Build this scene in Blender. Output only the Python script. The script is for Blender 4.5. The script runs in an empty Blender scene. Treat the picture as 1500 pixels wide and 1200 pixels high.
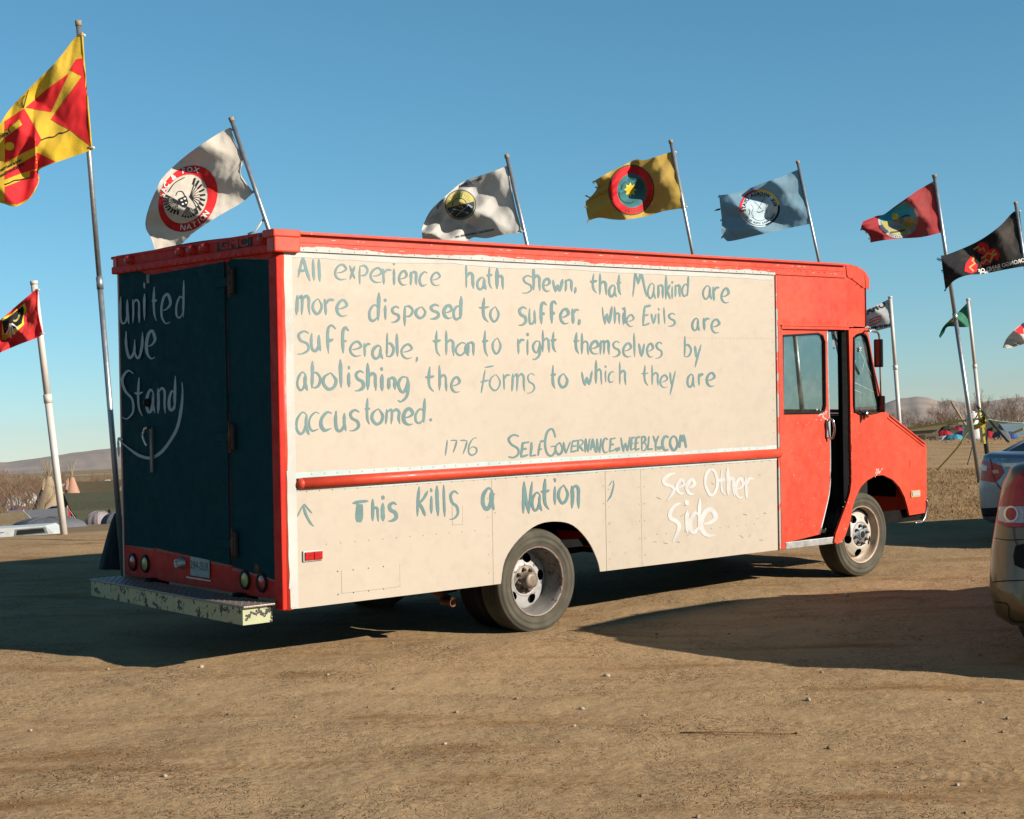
import bpy, bmesh, math, random
import numpy as np
from mathutils import Vector, Matrix, noise, geometry
from mathutils.bvhtree import BVHTree
random.seed(7)
C = bpy.context.scene.collection
# ------------------------------------------------------------------ camera geometry (truck frame: x along the truck, y away, z up)
F = 2328.0; CX, CY = 750.0, 600.0
CAM = Vector((-5.7684, -9.2, 1.8952))
vX = Vector((0.76153293, -0.02253715, 0.64773426)); vY = Vector((-0.647893258, 0.000322024646, 0.76173107)); vX.normalize(); vY.normalize()
vZ = vX.cross(vY)                       # truck axes seen in the camera (x right, y down, z forward)
def ray(px, py):
    v = Vector((px-CX, py-CY, F)); return Vector((vX.dot(v), vY.dot(v), vZ.dot(v)))
def yh(px): return 690.0 - 0.0507*(px-10)           # true horizon row
up = ray(10, yh(10)).cross(ray(1490, yh(1490)))
if up.z < 0: up = -up
up.normalize()
RG = up.rotation_difference(Vector((0,0,1))).to_matrix().to_4x4()    # truck frame -> gravity frame (the truck stands on a slope)
RGI = RG.inverted()
cam_d = bpy.data.cameras.new('camera'); cam = bpy.data.objects.new('camera', cam_d); C.objects.link(cam)
cx = Vector((vX.x, vY.x, vZ.x)); cyv = Vector((vX.y, vY.y, vZ.y)); czv = Vector((vX.z, vY.z, vZ.z))
M = Matrix((( cx.x, -cyv.x, -czv.x, 0), (cx.y, -cyv.y, -czv.y, 0), (cx.z, -cyv.z, -czv.z, 0), (0,0,0,1)))
cam.matrix_world = RG @ Matrix.Translation(CAM) @ M
cam_d.sensor_width = 36; cam_d.lens = 36*F/1500; cam_d.clip_end = 30000; cam_d.clip_start = 0.2
bpy.context.scene.camera = cam
# ------------------------------------------------------------------ sky, sun, exposure
to_sun = (RG.to_3x3() @ Vector((0.93, -2.05, 1.02))).normalized()
el = math.asin(to_sun.z); az = math.atan2(to_sun.x, to_sun.y)
W = bpy.data.worlds.new('World'); bpy.context.scene.world = W; W.use_nodes = True
wn = W.node_tree; bg = wn.nodes['Background']
sky = wn.nodes.new('ShaderNodeTexSky'); sky.sky_type = 'NISHITA'; sky.sun_disc = False
sky.sun_elevation = el; sky.sun_rotation = az; sky.altitude = 500; sky.air_density = 1.0; sky.dust_density = 0.0; sky.ozone_density = 6.5
hsv = wn.nodes.new('ShaderNodeHueSaturation'); hsv.inputs['Saturation'].default_value = 1.0; hsv.inputs['Hue'].default_value = 0.475
wn.links.new(sky.outputs[0], hsv.inputs['Color']); wn.links.new(hsv.outputs[0], bg.inputs[0]); bg.inputs[1].default_value = 0.059
sd = bpy.data.lights.new('sun', 'SUN'); sd.energy = 5.0; sd.angle = math.radians(0.5); sd.color = (1.0, 0.92, 0.80)
sun = bpy.data.objects.new('sun', sd); C.objects.link(sun)
sun.rotation_euler = to_sun.to_track_quat('Z', 'Y').to_euler(); sun.location = (0,0,30)
vs = bpy.context.scene.view_settings; vs.view_transform = 'Standard'; vs.look = 'None'; vs.gamma = 1; vs.use_curve_mapping = False; vs.exposure = 1.04
# ------------------------------------------------------------------ pixel -> plane helpers (truck frame)
def on(px, py, ax, val):
    r = ray(px, py); t = (val - CAM[ax]) / r[ax]; return CAM + r*t
def pd(px, py, d):
    r = ray(px, py); return CAM + r*(d/F)
def rp(px, py, P0, N):
    r = ray(px, py); t = (Vector(P0)-CAM).dot(N)/r.dot(N); return CAM + r*t
TK = 0.12; TX = 6.1
NT = Vector((-TK, 1, 0)).normalized()
def side2(px, py, off=0.0): return rp(px, py, Vector((TX, 0, 0)) - NT*off, NT)
def proj(p):
    d = Vector(p)-CAM; v = vX*d[0]+vY*d[1]+vZ*d[2]; return CX+F*v[0]/v[2], CY+F*v[1]/v[2]
# ------------------------------------------------------------------ materials
KA = .65
def lin(c): return tuple(x*KA for x in c)+(1,) if len(c) == 3 else c
class NT_:
    def __init__(s, name):
        s.m = bpy.data.materials.new(name); s.m.use_nodes = True; s.t = s.m.node_tree; s.b = s.t.nodes['Principled BSDF']; s.out = s.t.nodes['Material Output']
        s._c = None
    def n(s, ty, **k):
        nd = s.t.nodes.new(ty)
        for a, v in k.items():
            if a == 'ins':
                for i, x in v.items():
                    if hasattr(x, 'is_linked') or isinstance(x, bpy.types.NodeSocket): s.t.links.new(x, nd.inputs[i])
                    else: nd.inputs[i].default_value = x
            else: setattr(nd, a, v)
        return nd
    def co(s, which='Object'):
        if s._c is None: s._c = s.n('ShaderNodeTexCoord')
        return s._c.outputs[which]
    def map(s, vec, scale=(1,1,1), rot=(0,0,0)):
        return s.n('ShaderNodeMapping', ins={'Vector': vec, 'Scale': scale, 'Rotation': rot}).outputs[0]
    def noise(s, scale, detail=4, rough=.55, vec=None, dist=0):
        return s.n('ShaderNodeTexNoise', ins={'Vector': vec if vec is not None else s.co(), 'Scale': scale, 'Detail': detail, 'Roughness': rough, 'Distortion': dist}).outputs['Fac']
    def ramp(s, fac, lo, hi, a=0.0, b=1.0):
        return s.n('ShaderNodeMapRange', ins={'Value': fac, 'From Min': lo, 'From Max': hi, 'To Min': a, 'To Max': b}).outputs[0]
    def mix(s, fac, a, b):
        nd = s.n('ShaderNodeMix', data_type='RGBA')
        for i, x in ((0, fac), (6, a), (7, b)):
            if isinstance(x, bpy.types.NodeSocket): s.t.links.new(x, nd.inputs[i])
            else: nd.inputs[i].default_value = x if i == 0 else lin(x)
        return nd.outputs[2]
    def math(s, op, a, b=0.0):
        nd = s.n('ShaderNodeMath', operation=op)
        for i, x in ((0, a), (1, b)):
            if isinstance(x, bpy.types.NodeSocket): s.t.links.new(x, nd.inputs[i])
            else: nd.inputs[i].default_value = x
        return nd.outputs[0]
    def set(s, inp, v):
        if isinstance(v, bpy.types.NodeSocket): s.t.links.new(v, s.b.inputs[inp])
        else: s.b.inputs[inp].default_value = v if not (isinstance(v, tuple) and len(v) == 3) else lin(v)
        return s
    def bump(s, h, strength=.3, dist=.01):
        nd = s.n('ShaderNodeBump', ins={'Height': h, 'Strength': strength, 'Distance': dist}); s.t.links.new(nd.outputs[0], s.b.inputs['Normal']); return s
def simple(name, col, rough=.6, metal=0.0, var=.15, scale=6.0, bump=0.0, bscale=60):
    m = NT_(name); d = tuple(c*(1-var) for c in col); e = tuple(min(1, c*(1+var)) for c in col)
    m.set('Base Color', m.mix(m.ramp(m.noise(scale), .3, .7), d, e)); m.set('Metallic', metal)
    m.set('Roughness', m.ramp(m.noise(scale*3), .3, .7, max(0, rough-.08), min(1, rough+.08)))
    if bump: m.bump(m.noise(bscale), bump, .004)
    if rough >= .78: m.b.inputs['Specular IOR Level'].default_value = .12
    if max(col) < .03 and rough > .3: m.b.inputs['Specular IOR Level'].default_value = .12
    return m.m
def chipped(name, a, b, chip, rough=.5, s1=2.2, chipscale=38, thr=.735, under=None):
    m = NT_(name); base = m.mix(m.ramp(m.noise(s1, 5), .35, .68), a, b)
    base = m.mix(m.ramp(m.noise(9, 6), .52, .76, 0, .5 if a[0] > .4 and a[1] < .1 else .25), base, tuple(x*.72 for x in a))
    f = m.ramp(m.math('ADD', m.math('MULTIPLY', m.noise(chipscale, 3, .6), .75), m.math('MULTIPLY', m.noise(3.1, 2), .3)), thr, thr+.02)
    base = m.mix(f, base, chip)
    st = m.noise(1.0, 4, .6, m.map(m.co(), (9, 9, .7)))
    base = m.mix(m.ramp(st, .6, .8, 0, .14), base, under or (.35, .2, .12))
    m.set('Base Color', base).set('Roughness', m.ramp(m.noise(14), .3, .7, rough-.12, rough+.12))
    m.bump(m.math('ADD', m.noise(3.0, 3), m.math('MULTIPLY', m.noise(70, 2), .06)), .24, .02)
    return m.m
RED = chipped('vermilion_paint', (.58, .045, .018), (.66, .07, .03), (.75, .62, .52), .45)
REDR = chipped('shaded_rear_red_paint', (.50, .016, .008), (.60, .026, .012), (.5, .22, .14), .6, thr=.72); REDR.node_tree.nodes['Principled BSDF'].inputs['Specular IOR Level'].default_value = .15  # the van red, deepened in colour for the shaded rear face
CREAM = chipped('cream_paint', (.44, .365, .285), (.47, .393, .31), (.30, .2, .12), .55, s1=.8, chipscale=30, thr=.80, under=(.42, .34, .26))
PRIMER = chipped('primer_paint', (.42, .41, .37), (.50, .49, .45), (.34, .40, .38), .6, chipscale=26, thr=.76)
PRIMG = chipped('grey_green_primer', (.36, .46, .44), (.50, .56, .53), (.2, .2, .18), .6, chipscale=26, thr=.74)
TEAL = chipped('dark_teal_paint', (.006, .046, .056), (.0075, .052, .063), (.004, .022, .028), .6, chipscale=34, thr=.79, under=(.006, .035, .045))
STEP = chipped('worn_yellow_paint', (.36, .37, .20), (.43, .44, .25), (.02, .014, .01), .55, s1=4, chipscale=19, thr=.575)
CHROME = simple('worn_chrome', (.6, .58, .54), .25, 1, .1); ALU = simple('dull_aluminium', (.48, .47, .45), .45, .8, .12, bump=.1)
GALV = simple('galvanised_steel', (.42, .43, .44), .42, .75, .12); WPIPE = simple('white_plastic_pipe', (.62, .56, .5), .5, 0, .06)
BLK = simple('black_rubber_trim', (.012, .012, .013), .6, 0, .3); DARK = simple('dark_underbody', (.006, .0052, .005), .9, 0, .4)
RUST = simple('rusty_steel', (.16, .07, .035), .8, .2, .45, 20, .3); WOODP = simple('dry_wood', (.36, .27, .17), .85, 0, .25, 30)
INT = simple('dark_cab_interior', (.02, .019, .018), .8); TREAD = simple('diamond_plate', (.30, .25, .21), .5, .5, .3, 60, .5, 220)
LRED = simple('red_lens', (.42, .012, .014), .18, 0, .2, 40); LAMB = simple('amber_lens', (.55, .36, .16), .2, 0, .15, 40); LCLR = simple('clear_lens', (.55, .5, .48), .12, .2, .2, 90)
LYEL = simple('yellow_lens', (.34, .3, .06), .3); WHEELF = chipped('cream_wheel_paint', (.44, .37, .29), (.52, .46, .38), (.28, .12, .06), .5, s1=6, chipscale=22, thr=.66)
WHEELR = chipped('grey_wheel_paint', (.32, .31, .30), (.45, .44, .42), (.12, .08, .06), .5, s1=7, chipscale=26, thr=.63)
STRIP = chipped('weathered_trim', (.55, .06, .03), (.5, .06, .03), (.33, .32, .28), .6, chipscale=9, thr=.5)
def tyre_mat():
    m = NT_('tyre_rubber'); r = m.noise(7, 5); m.set('Base Color', m.mix(m.ramp(r, .3, .7), (.062, .055, .040), (.105, .092, .068))); m.b.inputs['Specular IOR Level'].default_value = .15
    m.set('Roughness', .82); m.bump(m.noise(60, 3), .15, .004); return m.m
TYRE = tyre_mat()
def brush_mat(name, col, dens):
    m = NT_(name); uv = m.co('UV')
    st = m.noise(1.0, 3, .6, m.map(uv, (5, 60, 1))); fine = m.noise(60, 2, .5, m.co())
    sep = m.n('ShaderNodeSeparateXYZ', ins={0: uv}); u = sep.outputs[0]; v = sep.outputs[1]
    edge = m.math('SUBTRACT', 1.0, m.math('POWER', m.math('ABSOLUTE', m.math('SUBTRACT', m.math('MULTIPLY', v, 2.0), 1.0)), 5.0))
    al = m.n('ShaderNodeUVMap', uv_map='along').outputs[0]; ux = m.n('ShaderNodeSeparateXYZ', ins={0: al}).outputs[0]; dry = m.math('ADD', m.ramp(ux, .55, 1.0, 0.0, .34), m.math('MULTIPLY', m.ramp(ux, 0, .12, .16, 0), 1.0))
    a = m.math('ADD', m.math('MULTIPLY', st, .75), m.math('MULTIPLY', edge, .62)); a = m.math('ADD', a, m.math('MULTIPLY', fine, .1))
    a = m.ramp(m.math('SUBTRACT', a, dry), .50-dens*.25, .80-dens*.25, 0, .97)
    m.set('Base Color', m.mix(m.ramp(m.noise(8), .3, .7), tuple(c*.86 for c in col), tuple(min(1, c*1.1) for c in col))).set('Roughness', .5)
    tr = m.n('ShaderNodeBsdfTransparent'); mx = m.n('ShaderNodeMixShader')
    m.t.links.new(a, mx.inputs[0]); m.t.links.new(tr.outputs[0], mx.inputs[1]); m.t.links.new(m.b.outputs[0], mx.inputs[2]); m.t.links.new(mx.outputs[0], m.out.inputs[0])
    return m.m
TEAL.node_tree.nodes['Principled BSDF'].inputs['Specular IOR Level'].default_value = .02
RED.node_tree.nodes['Principled BSDF'].inputs['Specular IOR Level'].default_value = .3
BTEAL = brush_mat('teal_brush_paint', (.098, .19, .19), .95); BWHITE = brush_mat('white_brush_paint', (.55, .53, .51), .95); BSHADE = brush_mat('shaded_white_brush_paint', (.24, .30, .35), .8)  # rear lettering is white; its shade is put into the grey blue
def glass_mat(name, tint, refl=.9):
    m = NT_(name); tr = m.n('ShaderNodeBsdfTransparent'); tr.inputs[0].default_value = tuple(tint)+(1,)
    gl = m.n('ShaderNodeBsdfGlossy'); gl.inputs['Roughness'].default_value = .04; gl.inputs[0].default_value = (refl, refl, refl, 1)
    lw = m.n('ShaderNodeLayerWeight'); lw.inputs[0].default_value = .5; fv = m.math('ADD', .04, m.math('MULTIPLY', .6, m.math('POWER', lw.outputs['Facing'], 4.0))); mx = m.n('ShaderNodeMixShader')
    dirt = m.n('ShaderNodeBsdfDiffuse'); dirt.inputs[0].default_value = (.5, .48, .42, 1)
    m.t.links.new(fv, mx.inputs[0]); m.t.links.new(tr.outputs[0], mx.inputs[1]); m.t.links.new(gl.outputs[0], mx.inputs[2])
    m2 = m.n('ShaderNodeMixShader'); m.t.links.new(m.ramp(m.noise(4, 6, .7), .45, .85, .01, .12), m2.inputs[0]); m.t.links.new(mx.outputs[0], m2.inputs[1]); m.t.links.new(dirt.outputs[0], m2.inputs[2])
    m.t.links.new(m2.outputs[0], m.out.inputs[0]); return m.m
GLASS = glass_mat('dusty_glass', (.72, .80, .80)); CGLASS = simple('dark_car_glass', (.02, .022, .024), .08, 0, .1); MIRR = simple('mirror_glass', (.10, .12, .15), .12, 1, .02)
def cloth(name, col, trans=.35, var=.08, dirt=0.0, gain=1.0):
    m = NT_(name); col = tuple(min(1, x*gain) for x in col); c = m.mix(m.ramp(m.noise(5, 4), .3, .7), tuple(x*(1-var) for x in col), tuple(min(1, x*(1+var)) for x in col))
    if dirt: c = m.mix(m.ramp(m.noise(2.3, 5), .5, .75, 0, dirt), c, (.3, .24, .17))
    m.b.inputs['Specular IOR Level'].default_value = .1; m.set('Base Color', c).set('Roughness', .85); m.bump(m.math('ADD', m.noise(7, 4, .6), m.math('MULTIPLY', m.noise(160, 1), .05)), .35, .03)
    if trans:
        t = m.n('ShaderNodeBsdfTranslucent'); m.t.links.new(c, t.inputs[0]); mx = m.n('ShaderNodeMixShader'); mx.inputs[0].default_value = trans
        m.t.links.new(m.b.outputs[0], mx.inputs[1]); m.t.links.new(t.outputs[0], mx.inputs[2]); m.t.links.new(mx.outputs[0], m.out.inputs[0])
    return m.m
def carpaint(name, col):
    m = NT_(name); m.set('Base Color', m.mix(m.noise(3), tuple(c*.95 for c in col), tuple(c*1.05 for c in col))).set('Metallic', .55)
    m.set('Roughness', m.ramp(m.noise(5, 5), .3, .75, .3, .46)); m.b.inputs['Coat Weight'].default_value = .6; m.b.inputs['Coat Roughness'].default_value = .08; return m.m
# ------------------------------------------------------------------ mesh builder and object helpers
class MB:
    def __init__(s): s.v = []; s.f = []; s.sm = []; s.uv = {}
    def add(s, vs_, fs, smooth=False):
        b = len(s.v); s.v += [Vector(p) for p in vs_]
        for f in fs: s.f.append([b+i for i in f]); s.sm.append(smooth)
        return s
    def box(s, a, b, ang=0, c=None):
        (x0,y0,z0),(x1,y1,z1) = a, b
        P = [Vector(p) for p in ((x0,y0,z0),(x1,y0,z0),(x1,y1,z0),(x0,y1,z0),(x0,y0,z1),(x1,y0,z1),(x1,y1,z1),(x0,y1,z1))]
        return s.add(P, [(0,3,2,1),(4,5,6,7),(0,1,5,4),(1,2,6,5),(2,3,7,6),(3,0,4,7)])
    def rbox(s, a, b, r=.01):
        # box with chamfered edges in the x-z outline and softened faces
        (x0,y0,z0),(x1,y1,z1) = a, b
        bm = bmesh.new(); bmesh.ops.create_cube(bm, size=1)
        for v in bm.verts: v.co = Vector(((x0+x1)/2+v.co.x*(x1-x0), (y0+y1)/2+v.co.y*(y1-y0), (z0+z1)/2+v.co.z*(z1-z0)))
        bmesh.ops.bevel(bm, geom=bm.edges[:], offset=min(r, .45*min(abs(x1-x0), abs(y1-y0), abs(z1-z0))), segments=2, affect='EDGES', profile=.5)
        bm.verts.index_update(); s.add([v.co for v in bm.verts], [[v.index for v in f.verts] for f in bm.faces]); bm.free(); return s
    def tube(s, pts, r, n=8, caps=True, r2=None):
        pts = [Vector(p) for p in pts]; L = len(pts); ring = []; up0 = Vector((0,0,1))
        for i, p in enumerate(pts):
            d = (pts[min(i+1, L-1)]-pts[max(i-1, 0)]).normalized(); a = d.cross(up0)
            if a.length < .05: a = d.cross(Vector((0,1,0)))
            a.normalize(); b = d.cross(a); rr = r if r2 is None else r+(r2-r)*i/(L-1)
            ring += [p+(a*math.cos(2*math.pi*k/n)+b*math.sin(2*math.pi*k/n))*rr for k in range(n)]
        fs = [(i*n+k, i*n+(k+1) % n, (i+1)*n+(k+1) % n, (i+1)*n+k) for i in range(L-1) for k in range(n)]
        s.add(ring, fs, True)
        if caps: b0 = len(s.v)-len(ring); s.f.append([b0+k for k in range(n)][::-1]); s.f.append([b0+(L-1)*n+k for k in range(n)]); s.sm += [False, False]
        return s
    def lathe(s, prof, cen, n=40, axis='Y', smooth=True, close=False):
        # prof: (radius, offset along axis)
        cen = Vector(cen); V = []
        for (r, o) in prof:
            for k in range(n):
                a = 2*math.pi*k/n
                V.append(cen+(Vector((r*math.cos(a), o, r*math.sin(a))) if axis == 'Y' else Vector((o, r*math.cos(a), r*math.sin(a))) if axis == 'X' else Vector((r*math.cos(a), r*math.sin(a), o))))
        L = len(prof); R_ = range(L if close else L-1)
        s.add(V, [(i*n+k, i*n+(k+1) % n, ((i+1) % L)*n+(k+1) % n, ((i+1) % L)*n+k) for i in R_ for k in range(n)], smooth); return s
    def plate(s, outline, holes, fn, th):
        # 2-D outline with holes, fn(u, v, w) places it; w 0 = outer face, th = inner
        polys = [[Vector((u, v, 0)) for u, v in outline]] + [[Vector((u, v, 0)) for u, v in h] for h in holes]
        flat = [p for q in polys for p in q]; tris = geometry.tessellate_polygon(polys); N = len(flat)
        V = [fn(p.x, p.y, 0) for p in flat] + [fn(p.x, p.y, th) for p in flat]
        fs = [tuple(t) for t in tris] + [tuple(N+i for i in t[::-1]) for t in tris]; o = 0
        for q in polys:
            n = len(q); fs += [(o+i, o+(i+1) % n, N+o+(i+1) % n, N+o+i) for i in range(n)]; o += n
        return s.add(V, fs)
    def ball(s, c, r, sx=1, sy=1, sz=1, n=8, m=5, jit=0):
        c = Vector(c); V = [c+Vector((0,0,r*sz))]
        for i in range(1, m):
            t = math.pi*i/m
            for k in range(n):
                q = 1+random.uniform(-jit, jit); V.append(c+Vector((r*sx*math.sin(t)*math.cos(2*math.pi*k/n)*q, r*sy*math.sin(t)*math.sin(2*math.pi*k/n)*q, r*sz*math.cos(t)*q)))
        V.append(c-Vector((0,0,r*sz))); fs = [(0, 1+k, 1+(k+1) % n) for k in range(n)]
        for i in range(m-2): fs += [(1+i*n+k, 1+(i+1)*n+k, 1+(i+1)*n+(k+1) % n, 1+i*n+(k+1) % n) for k in range(n)]
        e = len(V)-1; fs += [(e, 1+(m-2)*n+(k+1) % n, 1+(m-2)*n+k) for k in range(n)]
        return s.add(V, fs, True)
    def build(s, name, mat, parent=None, frame='truck', label=None, kind=None, recalc=True, uvs=None):
        me = bpy.data.meshes.new(name)
        if parent is not None:
            inv = (RGI @ parent.matrix_world).inverted() if frame == 'truck' else parent.matrix_world.inverted() if frame == 'world' else Matrix.Identity(4)
            vv = [inv @ p for p in s.v]
        else: vv = s.v
        me.from_pydata([tuple(p) for p in vv], [], s.f); me.polygons.foreach_set('use_smooth', s.sm)
        if recalc:
            bm = bmesh.new(); bm.from_mesh(me); bmesh.ops.recalc_face_normals(bm, faces=bm.faces[:]); bm.to_mesh(me); bm.free()
        if uvs:
            ul = me.uv_layers.new(name='UVMap'); 
            for lp in me.loops: ul.data[lp.index].uv = uvs[lp.vertex_index][:2]
        me.materials.append(mat); o = bpy.data.objects.new(name, me); C.objects.link(o)
        if parent is not None: o.parent = parent; o.matrix_world = parent.matrix_world.copy()
        elif frame == 'truck': o.matrix_world = RG.copy()
        if label: o['label'] = label
        if kind: o['kind'] = kind
        return o
def thing(name, label, cat, loc=(0,0,0), rotz=0, group=None, frame='truck'):
    o = bpy.data.objects.new(name, None); C.objects.link(o); o.empty_display_size = .2
    m = Matrix.Translation(loc) @ Matrix.Rotation(rotz, 4, 'Z'); o.matrix_world = RG @ m if frame == 'truck' else m
    o['label'] = label; o['category'] = cat
    if group: o['group'] = group
    return o
def tag(o, label, cat, group=None):
    o['label'] = label; o['category'] = cat
    if group: o['group'] = group
    return o
def recenter(o):
    # move a one-mesh thing's origin to its base
    me = o.data; zs = [v.co for v in me.vertices]; mn = min(p.z for p in zs); c = Vector((sum(p.x for p in zs)/len(zs), sum(p.y for p in zs)/len(zs), mn))
    me.transform(Matrix.Translation(-c)); o.matrix_world = o.matrix_world @ Matrix.Translation(c); return o
def cr(pts, n=8, closed=False):
    P = [tuple(p) for p in pts]
    if len(P) < 3: return [tuple(P[0][j]+(P[1][j]-P[0][j])*i/n for j in range(len(P[0]))) for i in range(n+1)]
    out = []; L = len(P)
    for i in range(L if closed else L-1):
        g = (lambda k: P[k % L]) if closed else (lambda k: P[max(0, min(L-1, k))])
        a, b, c, d = g(i-1), g(i), g(i+1), g(i+2)
        for k in range(n):
            t = k/n; out.append(tuple(.5*((2*b[j])+(-a[j]+c[j])*t+(2*a[j]-5*b[j]+4*c[j]-d[j])*t*t+(-a[j]+3*b[j]-3*c[j]+d[j])*t**3) for j in range(len(b))))
    if not closed: out.append(P[-1])
    return out
def rrect(x0, y0, x1, y1, r, n=5):
    o = []
    for cxx, cyy, a0 in ((x1-r, y1-r, 0), (x0+r, y1-r, 90), (x0+r, y0+r, 180), (x1-r, y0+r, 270)):
        o += [(cxx+r*math.cos(math.radians(a0+90*k/n)), cyy+r*math.sin(math.radians(a0+90*k/n))) for k in range(n+1)]
    return o
def ell(cx_, cy_, rx, ry, n=32, a0=0, a1=360):
    return [(cx_+rx*math.cos(math.radians(a0+(a1-a0)*k/n)), cy_-ry*math.sin(math.radians(a0+(a1-a0)*k/n))) for k in range(n if a1-a0 == 360 else n+1)]
# ================================================================== GROUND AND TERRAIN (gravity frame)
CW = RG @ CAM
fwd = (RG.to_3x3() @ ray(CX, yh(CX))); fwd.z = 0; fwd.normalize(); rgt = Vector((fwd.y, -fwd.x, 0))
NP = RG.to_3x3() @ Vector((0,0,1))
def sstep(a, b, x):
    t = max(0.0, min(1.0, (x-a)/(b-a))); return t*t*(3-2*t)
LT = [(20, 98), (27, 122), (40, 150), (60, 120), (90, 90), (110, 86), (150, 82), (200, 72), (350, 46), (700, 22), (1500, 10), (3000, 5), (9000, 2)]
RT = [(20, 60), (60, 37), (120, 33), (200, 26), (400, 15), (800, 8), (3000, 3), (9000, 1.5)]
def tab(T, d):
    x = math.log(max(d, T[0][0]))
    for (a, o), (b, p) in zip(T, T[1:]):
        if d <= b:
            t = (x-math.log(a))/(math.log(b)-math.log(a)); return o+(p-o)*max(0, t)
    return T[-1][1]
def ground_z(wx, wy, fine=True):
    dx, dy = wx-CW.x, wy-CW.y; f = dx*fwd.x+dy*fwd.y; r = dx*rgt.x+dy*rgt.y; d = math.hypot(f, r)
    px = CX+F*(r/f if f > .05*d else (20*math.copysign(1, r)))
    t = sstep(150, 1300, px)
    zn = -(NP.x*wx+NP.y*wy)/NP.z
    q = RGI @ Vector((wx, wy, zn))                      # truck-frame position
    zn += .055*sstep(2.6, 6.0, q.x)*sstep(-14, -4, q.y)*(1-sstep(10, 22, d)*.0)
    if d < 60:
        p3 = Vector((q.x, q.y, 0)); k = 1 if d < 16 else max(.25, 1-(d-16)/12)
        away = min(1, max(.12, abs(q.y-.6)/1.6)) if -1 < q.x < 8 else 1
        zn += k*(.035*away*noise.noise(p3*.45)+.014*noise.noise(p3*1.5)+.006*noise.noise(p3*4.5)+.003*noise.noise(p3*13))
    dc = 20.5+(44-20.5)*t
    w = sstep(dc, dc+7+20*t, d) if f > 0 else 0
    if w == 0: return zn
    off = tab(LT, d)*(1-t)+tab(RT, d)*t
    zf = CW.z-off/F*d + .25*noise.noise(Vector((wx*.03, wy*.03, 3)))*min(1, d/80)
    return zn*(1-w)+zf*w
def wpt(px, d, dz=0.0):
    # world ground point under image column px at distance d
    p = CW+(fwd+rgt*((px-CX)/F))*d; return Vector((p.x, p.y, ground_z(p.x, p.y)+dz))
def wpx(px, py, d):
    return RG @ pd(px, py, d)
def make_ground():
    ds = []; d = 1.2
    while d < 11000: ds.append(d); d *= 1.0045 if 5 < d < 24 else 1.009 if 24 <= d < 40 else 1.03 if d < 60 else 1.06 if d < 600 else 1.12
    angs = []; a = -180.0
    while a < 180: angs.append(a); a += .13 if -19.9 < a < 19.9 else (.6 if abs(a) < 32 else 3.0)
    V = [(CW.x, CW.y, ground_z(CW.x, CW.y))]; nA = len(angs)
    for d in ds:
        for a in angs:
            r = math.radians(a); x = CW.x+d*(fwd.x*math.cos(r)+rgt.x*math.sin(r)); y = CW.y+d*(fwd.y*math.cos(r)+rgt.y*math.sin(r)); V.append((x, y, ground_z(x, y)))
    fs = [(0, 1+k, 1+(k+1) % nA) for k in range(nA)]
    for i in range(len(ds)-1): fs += [(1+i*nA+k, 1+(i+1)*nA+k, 1+(i+1)*nA+(k+1) % nA, 1+i*nA+(k+1) % nA) for k in range(nA)]
    me = bpy.data.meshes.new('ground'); me.from_pydata(V, [], fs); me.polygons.foreach_set('use_smooth', [True]*len(me.polygons))
    m = NT_('packed_clay'); co = m.co()
    rot = math.degrees(math.atan2(rgt.y, rgt.x))
    rco = m.map(co, (1, 1, 1), (0, 0, -math.radians(rot))); st = m.map(rco, (.35, 1.5, 1))
    big = m.noise(.35, 4); mid = m.noise(1.6, 6, .6, st); small = m.noise(26, 5, .65)
    c = m.mix(m.ramp(big, .35, .65), (.335, .208, .104), (.40, .262, .14)); c = m.mix(m.ramp(small, .35, .7), c, (.46, .315, .175))
    deb = m.ramp(m.math('ADD', m.math('MULTIPLY', mid, .72), m.math('MULTIPLY', m.noise(60, 3, .6), .3)), .53, .66)
    c = m.mix(m.math('MULTIPLY', deb, .75), c, (.21, .098, .032))
    wv = m.n('ShaderNodeVectorMath', operation='ADD', ins={0: co, 1: m.n('ShaderNodeTexNoise', ins={'Vector': co, 'Scale': 5.0, 'Detail': 3.0}).outputs['Color']})
    vo = m.n('ShaderNodeTexVoronoi', feature='DISTANCE_TO_EDGE', ins={'Vector': wv.outputs[0], 'Scale': 6.5}).outputs['Distance']
    vo2 = m.n('ShaderNodeTexVoronoi', feature='DISTANCE_TO_EDGE', ins={'Vector': wv.outputs[0], 'Scale': 17}).outputs['Distance']
    cm = m.ramp(m.noise(1.3, 3), .48, .64)
    cr1 = m.math('MULTIPLY', m.ramp(vo, .018, .055, 1, 0), cm); cr2 = m.math('MULTIPLY', m.ramp(vo2, .015, .045, 1, 0), m.ramp(m.noise(2.1, 3), .57, .68))
    crk = m.math('MAXIMUM', cr1, m.math('MULTIPLY', cr2, .7)); c = m.mix(m.math('MULTIPLY', crk, .7), c, (.10, .055, .03))
    geo = m.n('ShaderNodeNewGeometry'); dv = m.n('ShaderNodeVectorMath', operation='DISTANCE', ins={0: geo.outputs['Position'], 1: tuple(CW)}).outputs['Value']
    gr = m.mix(m.ramp(m.noise(1.0, 6, .7, m.map(rco, (.5, 1.6, 1))), .35, .65), (.25, .15, .07), (.38, .25, .125))
    gr = m.mix(m.ramp(m.noise(14, 4), .4, .7, 0, .6), gr, (.40, .30, .15))
    f1 = m.math('MULTIPLY', m.math('MULTIPLY', m.ramp(m.math('ADD', dv, m.math('MULTIPLY', m.noise(.5, 5), 5)), 18.5, 21), m.ramp(dv, 29, 33, 1, 0)), m.ramp(m.n('ShaderNodeSeparateXYZ', ins={0: geo.outputs['Position']}).outputs[0], 7, 11))
    c = m.mix(m.math('MULTIPLY', f1, .85), c, gr)
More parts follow.
